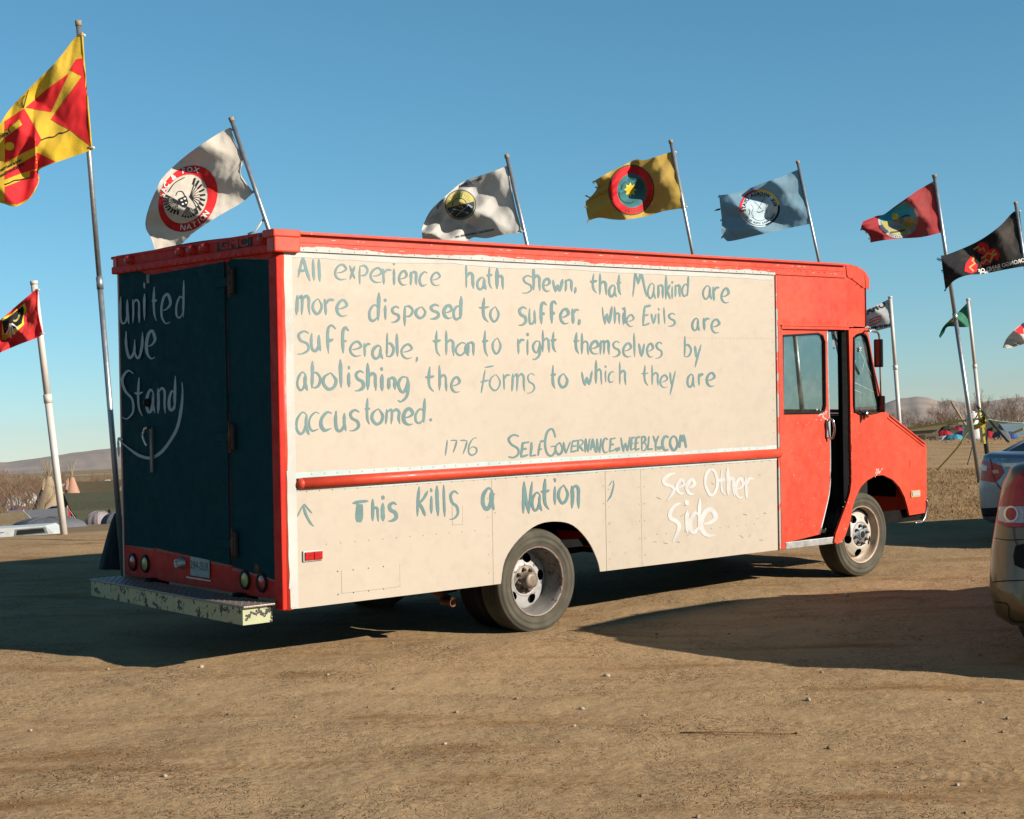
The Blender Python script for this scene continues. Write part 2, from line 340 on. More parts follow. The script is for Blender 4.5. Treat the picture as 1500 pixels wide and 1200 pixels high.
    far = m.mix(m.ramp(m.noise(.02, 6, .6), .35, .65), (.21, .145, .085), (.36, .26, .15)); far = m.mix(m.ramp(m.noise(.006, 5, .6), .5, .6), far, (.42, .34, .2))
    c = m.mix(m.ramp(dv, 48, 90), c, far)
    m.set('Base Color', c).set('Roughness', .95); m.b.inputs['Specular IOR Level'].default_value = .05
    h = m.math('ADD', m.math('MULTIPLY', m.noise(9, 6, .6), .8), m.math('MULTIPLY', small, .25)); h = m.math('SUBTRACT', h, m.math('MULTIPLY', crk, .5))
    sp_ = m.n('ShaderNodeSeparateXYZ', ins={0: rco}); fx_, fy_ = sp_.outputs[0], sp_.outputs[1]; f0 = CW.x*fwd.x+CW.y*fwd.y
    for (d0, sl, w0) in ((7.9, .07, .10), (9.6, .07, .10), (12.6, -.05, .12), (14.4, -.05, .12)):
        yy = m.math('SUBTRACT', m.math('ADD', m.math('SUBTRACT', fy_, f0+d0), m.math('MULTIPLY', m.math('SUBTRACT', fx_, CW.x*rgt.x+CW.y*rgt.y), sl)), m.math('MULTIPLY', m.math('SUBTRACT', m.noise(.25, 2), .5), 1.6))
        mk_ = m.math('MULTIPLY', m.ramp(m.math('ABSOLUTE', yy), w0, w0+.035, 1, 0), m.ramp(m.noise(.8, 3), .42, .6)); ribs = m.math('SINE', m.math('ADD', m.math('MULTIPLY', fx_, 95.0), m.math('MULTIPLY', m.math('ABSOLUTE', yy), 50.0)))
        h = m.math('ADD', h, m.math('MULTIPLY', mk_, m.math('SUBTRACT', m.math('MULTIPLY', ribs, .05), .10)))
    m.bump(h, .55, .03)
    me.materials.append(m.m); o = bpy.data.objects.new('ground', me); C.objects.link(o); o['kind'] = 'structure'
make_ground()
def make_hills():
    m = NT_('prairie_hills'); c = m.mix(m.ramp(m.noise(.0035, 7, .62), .35, .65), (.28, .215, .18), (.38, .295, .24))  # mauve haze of distance is mixed into the hill colours
    c = m.mix(m.ramp(m.noise(.0016, 6, .7), .54, .6, 0, .5), c, (.20, .20, .23)); m.set('Base Color', c).set('Roughness', 1)
    RI = [(-900, 30), (-300, 22), (10, 13), (60, 17), (110, 22), (170, 26), (300, 24), (450, 20), (600, 26), (800, 32), (1000, 27), (1200, 26), (1290, 32), (1322, 39), (1345, 42), (1362, 39), (1380, 33), (1392, 35), (1405, 31), (1430, 27), (1460, 30), (1490, 33), (1600, 30), (2100, 26), (2700, 30)]
    pxs = np.arange(-900, 2700, 6); xs = [a for a, b in RI]; ys = [b for a, b in RI]; V = []; nC = len(pxs); rows = 26
    for j in range(rows):
        t = j/(rows-1); d = 3000+3000*t; s = math.sin(math.pi*min(1, t/.62)/2)**1.6 if t < .62 else math.cos((t-.62)/.38*math.pi/2*.9)
        for px in pxs:
            hh = float(np.interp(px, xs, ys))*(1+.06*noise.noise(Vector((px*.03, 0, 1))))
            g = .22*noise.noise(Vector((px*.02, t*3, 7)))+.12*noise.noise(Vector((px*.06, t*7, 2)))
            z = hh*(s+g*s*(1-s)*2.4); p = CW+(fwd+rgt*((px-CX)/F))*d; V.append((p.x, p.y, CW.z+z/F*d-8*(1-s)-(6 if j in (0, rows-1) else 0)))
    fs = [(j*nC+i, j*nC+i+1, (j+1)*nC+i+1, (j+1)*nC+i) for j in range(rows-1) for i in range(nC-1)]
    me = bpy.data.meshes.new('hills'); me.from_pydata(V, [], fs); me.polygons.foreach_set('use_smooth', [True]*len(me.polygons)); me.materials.append(m.m)
    o = bpy.data.objects.new('hills', me); C.objects.link(o); o['kind'] = 'structure'
make_hills()
# ================================================================== STEP VAN
van = thing('step_van', 'red and cream step van hand painted with teal lettering, its cab door slid open', 'van', (3.6, 1.18, 0))
H = 2.97; WD = 2.36
def sideq(u, v, w): return Vector((u, w, v))
# --- box body
mbc = MB().box((.03, .03, 1.0), (5.14, WD-.03, 2.93)); mbc.box((.03, .03, .56), (1.72, WD-.03, 1.0)); mbc.box((3.15, .03, .56), (5.14, WD-.03, 1.0)); mbc.box((1.72, .62, .62), (3.15, WD-.62, 1.0)); mbc.build('box_core', DARK, van)
mb = MB(); arc = [(740,820),(760,790),(787,769),(815,764),(840,770),(862,793),(875,820),(879,838)]
ap = [on(x, y, 1, 0) for x, y in arc]; ap = [(p.x, p.z) for p in ap]
ap = cr([(1.915, .405)] + ap[:-1] + [(2.95, .405)], 4)
AX0, AX1 = 1.915, 2.95
def pan(u0, u1, v0, v1, holes=(), y0=0.0, th=.012, extra=None):
    return MB().plate(extra or [(u0, v0), (u1, v0), (u1, v1), (u0, v1)], holes, lambda u, v, w: Vector((u, y0+w, v)), th)
# upper side panels (two sheets), lower panels split at the seams
pan(.09, 5.125, 1.31, 2.855, y0=.0).build('side_panel', CREAM, van)
pan(.09, 1.84, .408, 1.215).build('lower_panel', CREAM, van)
pan(0, 0, 0, 0, extra=[(1.843, .408), (AX0, .408)] + ap[1:-1] + [(AX1, .408), (3.02, .408), (3.02, 1.215), (1.843, 1.215)], y0=.001).build('lower_panel', CREAM, van)
pan(3.023, 3.42, .408, 1.215).build('lower_panel', CREAM, van); pan(3.423, 5.12, .408, 1.215, y0=.001).build('lower_panel', CREAM, van)
# corner post (rounded) and side rails
MB().tube([(.045, .045, .405), (.045, .045, 2.83)], .05, 20).build('corner_post', RED, van)
MB().rbox((-.012, .0, .405), (.03, .10, 2.8), .008).build('corner_trim', REDR, van)
MB().box((.045, -.0035, .41), (.112, .02, 2.84)).build('corner_flashing', PRIMER, van)
mb = MB()
mb.rbox((-.01, -.014, 2.845), (6.12, .03, 2.938), .004); mb.rbox((-.01, -.008, 2.936), (6.12, .02, 2.962), .002); mb.rbox((-.03, -.04, 2.955), (6.1, .04, 2.976), .004)
mb.rbox((-.01, -.018, 2.902), (6.12, .0, 2.908), .002)
mb.build('top_rail', RED, van)
mb = MB(); mb.rbox((-.05, -.045, 2.83), (.16, .06, 2.935), .012); mb.rbox((-.06, -.05, 2.93), (.16, .1, 2.985), .012); mb.build('corner_cap', RED, van)
# rub rail: half round with rounded end
mb = MB(); mb.tube([(.15, -.008, 1.258), (1.2, -.008, 1.262), (2.8, -.008, 1.264), (5.15, -.008, 1.266)], .04, 16); mb.ball((.15, -.008, 1.258), .040, 1, 1, 1, 12, 8); mb.build('rub_rail', RED, van)
MB().box((.11, .0, 1.212), (5.13, .02, 1.312)).build('rail_backing', BLK, van)
# ragged paint left round the rails
def ragged(x0, x1, zt, zb, amp, seed, ft, fb, y, mat, name, step=.02):
    mb = MB(); n = int((x1-x0)/step); V = []
    for i in range(n+1):
        x = x0+(x1-x0)*i/n
        a = noise.noise(Vector((x*1.4, seed, 0)))+.5*noise.noise(Vector((x*6, seed, 4)))+.3*noise.noise(Vector((x*24, seed, 9)))
        b = noise.noise(Vector((x*1.7, seed, 5)))+.5*noise.noise(Vector((x*7, seed, 6)))
        V += [Vector((x, y, zt+(amp*a if ft else 0))), Vector((x, y, zb+(amp*b if fb else 0)))]
    mb.add(V, [(2*i, 2*i+1, 2*i+3, 2*i+2) for i in range(n)]); return mb.build(name, mat, van)
ragged(.05, 5.12, 2.868, 2.842, .022, 1, True, False, -.0165, PRIMER, 'paint_edge')
ragged(.11, 5.10, 2.862, 2.80, .012, 2, False, True, -.0025, PRIMER, 'paint_edge').location.z += 0
ragged(.11, 5.12, 1.335, 1.295, .012, 3, True, False, -.003, PRIMG, 'paint_edge'); ragged(.12, 5.12, 1.236, 1.205, .008, 4, False, True, -.003, PRIMG, 'paint_edge')
def raggedv(z0, z1, ya, yb, amp, seed, x, mat, name, plane='x'):
    mb = MB(); n = int((z1-z0)/.02); V = []
    for i in range(n+1):
        z = z0+(z1-z0)*i/n; a = noise.noise(Vector((z*2, seed, 0)))+.6*noise.noise(Vector((z*7, seed, 3))); 
        V += [Vector((x, ya+amp*a, z)), Vector((x, yb, z))] if plane == 'x' else [Vector((ya+amp*a, x, z)), Vector((yb, x, z))]
    mb.add(V, [(2*i, 2*i+1, 2*i+3, 2*i+2) for i in range(n)]); return mb.build(name, mat, van)
raggedv(.42, 2.84, .047, .10, .006, 5, -.0055, PRIMER, 'paint_edge', 'y')
raggedv(.55, 1.35, .036, .06, .012, 15, -.0075, PRIMER, 'paint_edge', 'y')
# seams, edge beads, access plates, rivets
mb = MB(); mb.box((.12, -.004, 2.846), (5.12, .0, 2.850)); mb.box((.098, -.003, 1.305), (.101, 0, 2.85)); mb.build('panel_bead', CREAM, van)
OUTL = []
for (a, b, c, d) in ((501, 833, 585, 877), (663, 740, 677, 769)):
    p, q = on(a, d-8 if a < 600 else d, 1, 0), on(c, b-6 if a < 600 else b, 1, 0); pan(p.x, q.x, p.z, q.z, y0=-.0010, th=.001).build('access_plate', CREAM, van); OUTL.append((p.x, q.x, p.z, q.z))
rv = MB()
def rivet(x, y, z, r=.006): rv.ball((x, y, z), r, 1, .5, 1, 6, 4)
x = .2
while x < 5.1: rivet(x, -.002, 2.835+.012); rivet(x, -.018, 2.856, .005); rivet(x+.04, -.003, 1.32); rivet(x, -.002, 1.205); x += .105
for z in np.arange(.45, 2.83, .1):
    rivet(.112, -.001, z)
    if z > 1.35: rivet(5.09, -.001, z, .005)
for xx in (1.80, 1.87, 3.0, 3.06, 3.40, 3.46):
    for z in np.arange(.5 if not 1.85 < xx < 3.01 else .95, 1.2, .14): rivet(xx, -.001, z, .005)
for k in range(12): rivet(.35+k*.12, -.001, .83-.0*k, .005); rivet(3.6+k*.11, -.001, .66, .005)
for (a, b, c, d) in ((.41, .5, .82, .60),):
    for q in range(4): rivet(.44+q*.13, -.006, .635, .005); rivet(.44+q*.13, -.006, .475, .005)
for k in range(26): rivet(3.9+k*.045, -.001, 2.28, .004)
rv.build('rivet', CREAM, van, kind='stuff')
# dents and dirt marks on the cream side: thin scratches
mb = MB()
for k in range(26):
    x = random.uniform(3.0, 5.0); z = random.uniform(.5, 1.15); l = random.uniform(.01, .07); a = random.uniform(-.6, .6) if k % 3 else 1.45
    mb.add([(x, -.0026, z), (x+l*math.cos(a), -.0026, z+l*math.sin(a)), (x+l*math.cos(a), -.0026, z+l*math.sin(a)+.003), (x, -.0026, z+.003)], [(0, 1, 2, 3)])
mb.build('scratches', simple('scratch_grey', (.2, .19, .15), .7), van, kind='stuff')
sg = simple('seam_grey', (.33, .29, .22), .8)
for (xa, xb, za, zb) in OUTL:
    m_ = MB(); m_.box((xa-.003, -.0014, min(za, zb)-.003), (xb+.004, -.0005, min(za, zb))); m_.box((xa-.003, -.0014, min(za, zb)), (xa, -.0005, max(za, zb))); m_.box((xb, -.0014, min(za, zb)), (xb+.003, -.0005, max(za, zb))); m_.build('plate_joint', sg, van)
for xx in (1.842, 3.021, 3.421): MB().box((xx-.0010, -.0012, .42), (xx+.0010, .004, 1.21)).build('panel_seam', sg, van)
# roof, far side, front bulkhead
mb = MB(); V = []
for i in range(13):
    t = i/12; V += [(0.0, .01+(WD-.02)*t, 2.955+.035*math.sin(math.pi*t)), (6.2, .01+(WD-.02)*t, 2.955+.035*math.sin(math.pi*t))]
mb.add(V, [(2*i, 2*i+1, 2*i+3, 2*i+2) for i in range(12)]); mb.build('roof', simple('roof_aluminium', (.5, .5, .48), .5, .4), van)
MB().box((.0, WD-.02, .405), (5.15, WD, 2.95)).build('far_side_panel', CREAM, van)
MB().rbox((-.02, WD-.03, 2.85), (6.15, WD+.03, 2.975), .005).build('far_top_rail', RED, van)
# pillar strip between box and cab
MB().rbox((5.128, -.012, .405), (5.152, .02, 2.84), .003).build('box_trim', STRIP, van); MB().box((5.15, .004, .42), (5.165, .03, 2.84)).build('box_gap', BLK, van)
# --- cab
PX = lambda px, py: (lambda p: (p.x, p.z))(on(px, py, 1, 0))
def S2(off=0.0):
    # mapping for plates on the tapering nose: input u = x, v = z
    return lambda u, v, w: Vector((u, TK*(u-TX), v))+NT*(w-off)
def P2(px, py):
    p = side2(px, py); return (p.x, p.z)
pan(5.165, 6.14, 2.402, 2.86, y0=-.002).build('header_panel', RED, van)
cap = [(6.13, 2.402), (6.47, 2.40), (6.47, 2.80), (6.46, 2.86), (6.43, 2.92), (6.36, 2.958), (6.25, 2.975), (6.13, 2.978)]
MB().plate(cap, [], S2(.002), .014).build('header_side', RED, van)
# front cap: rounded visor across the cab front
prof = [(6.10, 2.98), (6.25, 2.979), (6.36, 2.962), (6.43, 2.925), (6.465, 2.865), (6.478, 2.79), (6.478, 2.40)]
mb = MB(); V = []
for yy, k in ((.03, 0), (.09, .02), (.6, .15), (1.18, .22), (1.76, .15), (2.27, .02), (2.33, 0)):
    V += [(px_+k*max(0, (px_-6.1)/.37), yy, pz_) for px_, pz_ in prof]
n = len(prof); mb.add(V, [(i*n+j, i*n+j+1, (i+1)*n+j+1, (i+1)*n+j) for i in range(6) for j in range(n-1)], True); mb.build('front_visor', RED, van)
mb = MB(); mb.plate([P2(1238, 389), P2(1256, 391), P2(1266, 398), P2(1272, 408), P2(1272, 424), P2(1262, 421), P2(1254, 414), P2(1245, 408), P2(1240, 406)], [], S2(.010), .008); mb.build('corner_plate', RED, van)
MB().rbox((5.2, -.012, 2.365), (6.16, .01, 2.402), .004).build('door_track', RED, van)
MB().rbox((5.2, -.018, 2.392), (6.22, -.002, 2.404), .003).build('door_track_lip', RED, van)
MB().rbox((5.165, -.004, .405), (5.225, .03, 2.40), .006).build('door_post', RED, van)
# sliding door, slid part open
dq = [PX(1138, 481), PX(1213, 481), PX(1214.5, 560), PX(1217, 640), PX(1217.5, 690), PX(1216.5, 718), PX(1212, 742), PX(1202, 783), PX(1138, 799)]
wq = [PX(1147, 492), PX(1199, 489), PX(1206, 492), PX(1208.5, 500), PX(1210, 594), PX(1208, 602), PX(1201, 604.5), PX(1147.5, 606)]
MB().plate(dq, [wq], lambda u, v, w: Vector((u, .012+w, v)), .03).build('sliding_door', RED, van)
door = van.children[-1]
def gasket(poly, fn, r, name, parent, mat=BLK):
    pts = [fn(u, v, 0) for u, v in poly]; mb = MB(); mb.tube(pts+[pts[0]], r, 6, caps=False); return mb.build(name, mat, parent)
gasket(wq, lambda u, v, w: Vector((u, .008, v)), .011, 'window_gasket', door)
MB().plate(wq, [], lambda u, v, w: Vector((u, .026+w, v)), .004).build('window', GLASS, door)
ed = [dq[1]]+dq[2:8]; mb = MB()
mb.tube([Vector((u+.004, .018, v)) for u, v in cr(ed, 3)], .011, 6); mb.build('edge_strip', ALU, door)
mb = MB(); a = on(1214.5, 616, 1, -.01); b = on(1214.5, 640, 1, -.01)
mb.rbox((a.x-.03, -.012, b.z-.01), (a.x+.022, .012, a.z+.01), .008); mb.build('latch_plate', ALU, door)
mb = MB(); mb.tube(cr([on(1216, 614, 1, -.02), on(1220, 616, 1, -.055), on(1222.5, 630, 1, -.06), on(1220, 641, 1, -.04), on(1216, 643, 1, -.015)], 5), .011, 8); mb.build('door_handle', CHROME, door)
# nose side with wheel arch and quarter window
nose = [(1243,481),(1271,481),(1274,500),(1280,534),(1288,570),(1297,603),(1300,606),(1355,648),(1357,655),(1357,751),(1332,755),(1329,742),(1325,728),(1318,714),(1308,703),(1294,696),(1282,697),(1270,704),(1261,713),(1254,727),(1249,742),(1245,765),(1238,785),(1232,794),(1226,797),(1222,794),(1224,782),(1232,760),(1240,738),(1245,722),(1247,706),(1247,690),(1246,640),(1245,560)]
qw = [(1250,503),(1251,495),(1256,490.5),(1263,489.5),(1268,493),(1272,508),(1278,545),(1284,580),(1287,600),(1284,604),(1262,606.5),(1254,603),(1250,594)]
nq = [P2(*p) for p in nose]; qq = [P2(*p) for p in qw]; qq = cr(qq, 3, True)
MB().plate(nq, [qq], S2(.002), .02).build('nose_side', RED, van, label='red nose side with wheel arch and quarter window opening')
ns = van.children[-1]
gasket(qq, S2(.006), .012, 'window_gasket', ns); MB().plate(qq, [], S2(-.01), .004).build('quarter_window', GLASS, ns)
mb = MB(); P = side2(1259, 512, .0); rnd = random.Random(4)
def crackline(p0, p1, w=.0016):
    a = side2(*p0, .0065-.014); b = side2(*p1, .0065-.014); t = (b-a).normalized(); nn = t.cross(NT)*w; mb.add([a-nn, b-nn*.3, b+nn*.3, a+nn], [(0, 1, 2, 3)])
for k in range(26):
    a = rnd.uniform(0, 6.28); l = rnd.uniform(2.2, 6.5); crackline((1259, 512), (1259+l*.75*math.cos(a), 512+l*math.sin(a)), .0032)
for seg in (((1262, 518), (1272, 540)), ((1259, 505), (1256, 492)), ((1272, 540), (1277, 552)), ((1266, 530), (1262, 548)), ((1249, 522), (1256, 534)), ((1256, 534), (1262, 552)), ((1251, 560), (1280, 574)), ((1252, 571), (1266, 577))): crackline(*seg)
mb.build('crack', simple('cracked_glass', (.6, .6, .58), .3, 0, .3, 80), ns)
MB().plate([P2(x_, y_) for x_, y_ in ((1256.5, 509), (1260, 508.5), (1262, 512), (1260.5, 516), (1257, 515))], [], S2(.0065-.0145), .001).build('impact_mark', INT, ns)
# pressed squares, bead along the hood edge, patch rivets
for sq in ((1247, 651, 1252.5, 661), (1331.5, 673, 1341, 685)):
    a, b = P2(sq[0], sq[3]), P2(sq[2], sq[1]); MB().plate([a, (b[0], a[1]), b, (a[0], b[1])], [], S2(.006), .004).build('pressed_panel', RED, van)
mb = MB(); mb.tube([side2(1300, 612, .004), side2(1353, 654, .004)], .006, 6); mb.tube([side2(1303, 608.5, .004), side2(1354, 649.5, .004)], .011, 6); mb.build('hood_bead', RED, van)
rv = MB()
for px_, py_ in [(1251, 500+k*14) for k in range(-1, 0)]+[(1246.5, 620+k*13) for k in range(8)]+[(1352.5, 665+k*13) for k in range(7)]+[(1338, 647+k*7) for k in range(2)]+[(1335, 742), (1350, 745), (1308+12, 640), (1262, 660)]:
    p = side2(px_, py_, .003); rv.ball(p, .0055, 1, .6, 1, 6, 4)
for k in range(14): rv.ball((5.25+k*.07, -.003, 2.43), .005, 1, .6, 1, 6, 4)
for k in range(10): rv.ball((5.3+k*.085, -.016, 2.885), .006, 1, .6, 1, 6, 4)
for k in range(16): p = side2(1267, 424+k*3.6, .003); rv.ball(p, .004, 1, .6, 1, 6, 4)
for px_, py_ in ((1242.5, 404), (1249, 408), (1257, 415.5), (1263, 419.5)): rv.ball(side2(px_, py_, .013), .008, 1, .6, 1, 6, 4)
rv.build('cab_rivet', RED, van, kind='stuff')
# hood, front face, grille, lamps, windscreen
hoodT = side2(1300, 606); hoodF = side2(1356, 650); noseB = side2(1357, 752)
def mir(p): return Vector((p.x, WD-p.y, p.z))
MB().add([hoodT, hoodF, mir(hoodF), mir(hoodT)], [(0, 1, 2, 3)]).add([hoodT+Vector((0,.01,-.02)), hoodF+Vector((0,.01,-.02)), mir(hoodF)+Vector((0,-.01,-.02)), mir(hoodT)+Vector((0,-.01,-.02))], [(0, 1, 2, 3)]).build('hood', RED, van)
fx = hoodF.x-.004; y0n = hoodF.y+.003; y1n = WD-y0n
MB().plate([(y0n, noseB.z), (y1n, noseB.z), (y1n, hoodF.z), (y0n, hoodF.z)], [[(.55, .78), (1.81, .78), (1.81, 1.14), (.55, 1.14)]], lambda u, v, w: Vector((fx-w, u, v)), .02).build('front_panel', RED, van)
mb = MB()
for k in range(7): mb.rbox((fx-.02, .55, .80+k*.05), (fx+.004, 1.81, .815+k*.05), .004)
mb.build('grille', ALU, van); MB().box((fx-.1, .5, .72), (fx-.06, 1.86, 1.2)).build('radiator', DARK, van)
for yy in (.36, 2.0):
    MB().lathe([(0, .02), (.05, .018), (.085, .008), (.09, 0), (.10, .004), (.105, -.01)], (fx, yy, .95), 24, 'X').build('headlight', LCLR, van)
ws = [Vector((6.46, .07, 2.40)), Vector((6.775, .10, 1.60)), Vector((6.79, 1.07, 1.60)), Vector((6.69, 1.07, 2.40))]
MB().add(ws, [(0, 1, 2, 3)]).build('windscreen', GLASS, van); MB().add([mir(ws[0]), mir(ws[1]), ws[2], ws[3]], [(3, 2, 1, 0)]).build('windscreen', GLASS, van)
for pa, pb, r in ((ws[3], ws[2], .026), (ws[0], ws[3], .03), (ws[1], ws[2], .02), (mir(ws[0]), ws[3], .03), (mir(ws[1]), ws[2], .02), (ws[0], ws[1], .03), (mir(ws[0]), mir(ws[1]), .03)):
    MB().tube([pa, pb], r, 6).build('windscreen_frame', ALU if pa is ws[3] else RED if pa is not ws[0] else BLK, van)
NW = (ws[1]-ws[0]).cross(ws[3]-ws[0]).normalized()
mb = MB(); mb.tube([rp(1220, 490, ws[0]+Vector((.03,0,0)), NW), rp(1233, 510, ws[0]+Vector((.03,0,0)), NW), rp(1258, 548, ws[0]+Vector((.03,0,0)), NW)], .009, 6)
mb.tube([rp(1246, 524, ws[0]+Vector((.025,0,0)), NW), rp(1259, 549, ws[0]+Vector((.025,0,0)), NW)], .014, 6); mb.build('wiper', BLK, van)
# cab inside: floor, cowl, dash, far wall with openings, seat, bulkhead, roof
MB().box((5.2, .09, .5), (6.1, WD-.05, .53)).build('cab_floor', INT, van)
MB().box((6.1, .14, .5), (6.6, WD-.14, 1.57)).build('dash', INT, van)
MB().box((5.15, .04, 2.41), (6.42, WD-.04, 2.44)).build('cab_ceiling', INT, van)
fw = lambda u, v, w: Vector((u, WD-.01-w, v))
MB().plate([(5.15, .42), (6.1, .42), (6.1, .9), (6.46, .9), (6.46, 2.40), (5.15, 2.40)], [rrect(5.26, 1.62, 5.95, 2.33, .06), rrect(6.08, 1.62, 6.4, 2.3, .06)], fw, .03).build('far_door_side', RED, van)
MB().plate([(6.44, .9), (6.46, .6), (6.0, .45), (5.9, .42), (7.3, .6), (7.3, 1.27), (6.72, 1.58), (6.44, 1.6)][0:1]+[(6.44, .9), (7.34, .6), (7.34, 1.27), (6.72, 1.58), (6.5, 2.4), (6.4, 2.4)], [], lambda u, v, w: Vector((u, WD-.03-.12*(u-6.1)-w, v)), .02).build('far_nose_side', RED, van)
MB().plate(rrect(5.26, 1.62, 5.95, 2.33, .06), [], lambda u, v, w: Vector((u, WD-.03-w, v)), .004).build('far_window', GLASS, van)
MB().rbox((6.10, .03, .45), (6.20, .085, 2.4), .01).build('door_jamb', simple('black_rubber_jamb', (.004, .004, .004), .9), van)
mb = MB(); mb.rbox((5.45, 1.5, .55), (5.85, 2.0, .95), .05); mb.rbox((5.35, 1.5, .9), (5.47, 2.0, 1.55), .05); mb.build('driver_seat', BLK, van)
mb = MB(); mb.lathe([(.2+.014*math.cos(a), .014*math.sin(a)) for a in [k*math.pi/3 for k in range(6)]], (6.0, 1.75, 1.35), 24, 'X', close=True); mb.tube([(6.0, 1.75, 1.35), (6.2, 1.75, 1.2)], .02); mb.build('steering_wheel', BLK, van)
# step well and sill
mb = MB(); mb.rbox((5.22, -.006, .415), (6.0, .42, .44), .004); mb.rbox((5.22, -.01, .405), (6.02, .004, .468), .004); mb.build('step_sill', ALU, van)
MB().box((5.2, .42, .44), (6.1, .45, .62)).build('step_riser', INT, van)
# mirrors
a, b, c_, d_ = (on(*q, 1, -.10) for q in ((1272, 485), (1284, 486.5), (1287.5, 491), (1288.5, 500)))
mb = MB(); mb.tube(cr([side2(1266, 485), side2(1271, 485, .05), a, b, c_, d_], 4), .010, 8); mb.build('mirror_arm', CHROME, van)
def mirror(x0, y0, x1, y1, name):
    p = on((x0+x1)/2, y1, 1, -.14); q = on((x0+x1)/2, y0, 1, -.14); w = (x1-x0)/F*15/.648/2
    o = MB().rbox((p.x, -.14-w, p.z), (p.x+.022, -.14+w, q.z), .008).build(name, BLK, van)
    MB().rbox((p.x-.004, -.14-w+.008, p.z+.014), (p.x+.008, -.14+w-.004, q.z-.008), .002).build('mirror_glass', MIRR, o)
mirror(1281.5, 497, 1291, 538, 'wing_mirror'); mirror(1285.5, 580, 1294, 604, 'lower_mirror')
mb = MB(); mb.tube([on(1289, 536, 1, -.11), on(1290.5, 582, 1, -.11)], .007, 6); mb.build('mirror_rod', RUST, van)
mb = MB(); mb.tube([on(1290, 603, 1, -.10), on(1280, 605, 1, -.04), side2(1266, 604)], .010, 6); mb.tube([side2(1268, 601, .02), side2(1270, 612, .03)], .02, 8); mb.build('mirror_bracket', CHROME, van)
# side lamps
a, b = P2(1333.5, 729), P2(1346.5, 717.5); MB().plate(rrect(a[0], a[1], b[0], b[1], .012), [], S2(.012), .012).build('side_marker', LAMB, van)
mk = van.children[-1]; MB().plate(rrect(a[0]+.018, a[1]+.013, b[0]-.014, b[1]-.013, .006), [], S2(.018), .008).build('lens', LCLR, mk)
mb = MB(); mb.rbox((.15, -.014, .722), (.312, 0, .798), .008); o = mb.build('side_reflector', PRIMER, van, label='red rear side marker lamp with pale rim')
mb = MB(); mb.rbox((.162, -.024, .732), (.232, -.01, .788), .004); mb.build('lens', LRED, o); mb = MB(); mb.rbox((.234, -.026, .732), (.302, -.01, .788), .004); mb.build('lens', LRED, o)
# --- rear face (plane x = 0, seen from behind)
def rear(u, v, w): return Vector((w, u, v))
MB().plate([(.02, .468), (2.34, .468), (2.34, 2.95), (.02, 2.95)], [], lambda u, v, w: Vector((.004+w, u, v)), .02).build('rear_frame', REDR, van)
rearf = van.children[-1]
def ragpoly(poly, amp, seed, step=.03):
    out = []; n = len(poly)
    for i in range(n):
        a, b = Vector(poly[i]), Vector(poly[(i+1) % n]); L = (b-a).length; k = max(1, int(L/step)); nn = Vector((-(b-a).y, (b-a).x)).normalized()
        for j in range(k):
            p = a.lerp(b, j/k); q = noise.noise(Vector((p.x*5, p.y*5, seed)))+.5*noise.noise(Vector((p.x*19, p.y*19, seed))); out.append(tuple(p+nn*amp*q))
    return out
tl = [(.105, .605), (.68, .655), (.682, 2.80), (.61, 2.83), (.12, 2.79)]
MB().plate(ragpoly(tl, .008, 3), [], lambda u, v, w: Vector((.0015+w, u, v)), .002).build('rear_panel', TEAL, van, label='dark teal fixed rear panel right of the door')
MB().plate([(1.845, .705), (2.325, .70), (2.33, 2.85), (2.1, 2.86), (1.85, 2.80)], [], lambda u, v, w: Vector((.001+w, u, v)), .002).build('rear_panel', TEAL, van, label='dark teal fixed rear panel left of the door')
MB().plate([(.0+.69, .665), (1.82, .715), (1.828, 2.79), (.69, 2.815)], [], lambda u, v, w: Vector((-.012+w, u, v)), .016).build('rear_door', TEAL, van, label='dark teal rear door painted with words and a curved arrow')
rd = van.children[-1]
for k in range(5):   # remnants of bare primer round the painted areas
    sx = [(.10, .60, .68, .64), (.085, .6, .10, 2.8), (.70, .655, 1.8, .70), (1.84, .70, 2.32, .705), (.12, 2.79, .6, 2.83)][k]
    a, b = Vector(sx[:2]), Vector(sx[2:]); t = (b-a).normalized(); nn = Vector((-t.y, t.x)); poly = []; n = int((b-a).length/.03)
    for i in range(n+1): p = a.lerp(b, i/n); poly.append(tuple(p+nn*(.002+.010*abs(noise.noise(Vector((i*.4, k, 0)))))))
    for i in range(n, -1, -1): p = a.lerp(b, i/n); poly.append(tuple(p-nn*(.004+.018*abs(noise.noise(Vector((i*.3, k, 5)))))))
    MB().plate(poly, [], lambda u, v, w: Vector((.0028+w-.0016*(k == 1), u, v)), .001).build('paint_edge', simple('bare_primer_rear', (.22, .21, .17), .8), rearf)
# header ledge, roof rail, marker lamps, maker's badge
mb = MB(); mb.rbox((-.03, -.02, 2.835), (.03, 2.40, 2.892), .008); mb.build('rear_drip_rail', REDR, van)
mb = MB(); mb.rbox((-.012, .03, 2.888), (.02, 2.36, 2.962), .004); mb.rbox((-.02, -.02, 2.955), (.04, 2.34, 2.978), .006); mb.tube([(-.01, 2.33, 2.965), (-.01, 2.42, 2.965)], .012, 8); mb.build('rear_top_rail', REDR, van)
for (px_, py_) in ((190, 381), (264.5, 369.5), (281.5, 366.5), (300, 363.5), (386, 349.5)):
    p = on(px_, py_, 0, -.02); o = MB().lathe([(0, -.05), (.018, -.048), (.030, -.036), (.034, -.012), (.034, 0)], (-.012, p.y, p.z), 14, 'X').build('marker_lamp', simple('painted_red_lens', (.35, .02, .015), .35), van)
    MB().lathe([(.034, -.02), (.044, -.012), (.046, 0)], (-.012, p.y, p.z), 14, 'X').build('lamp_base', REDR, o)
rv = MB()
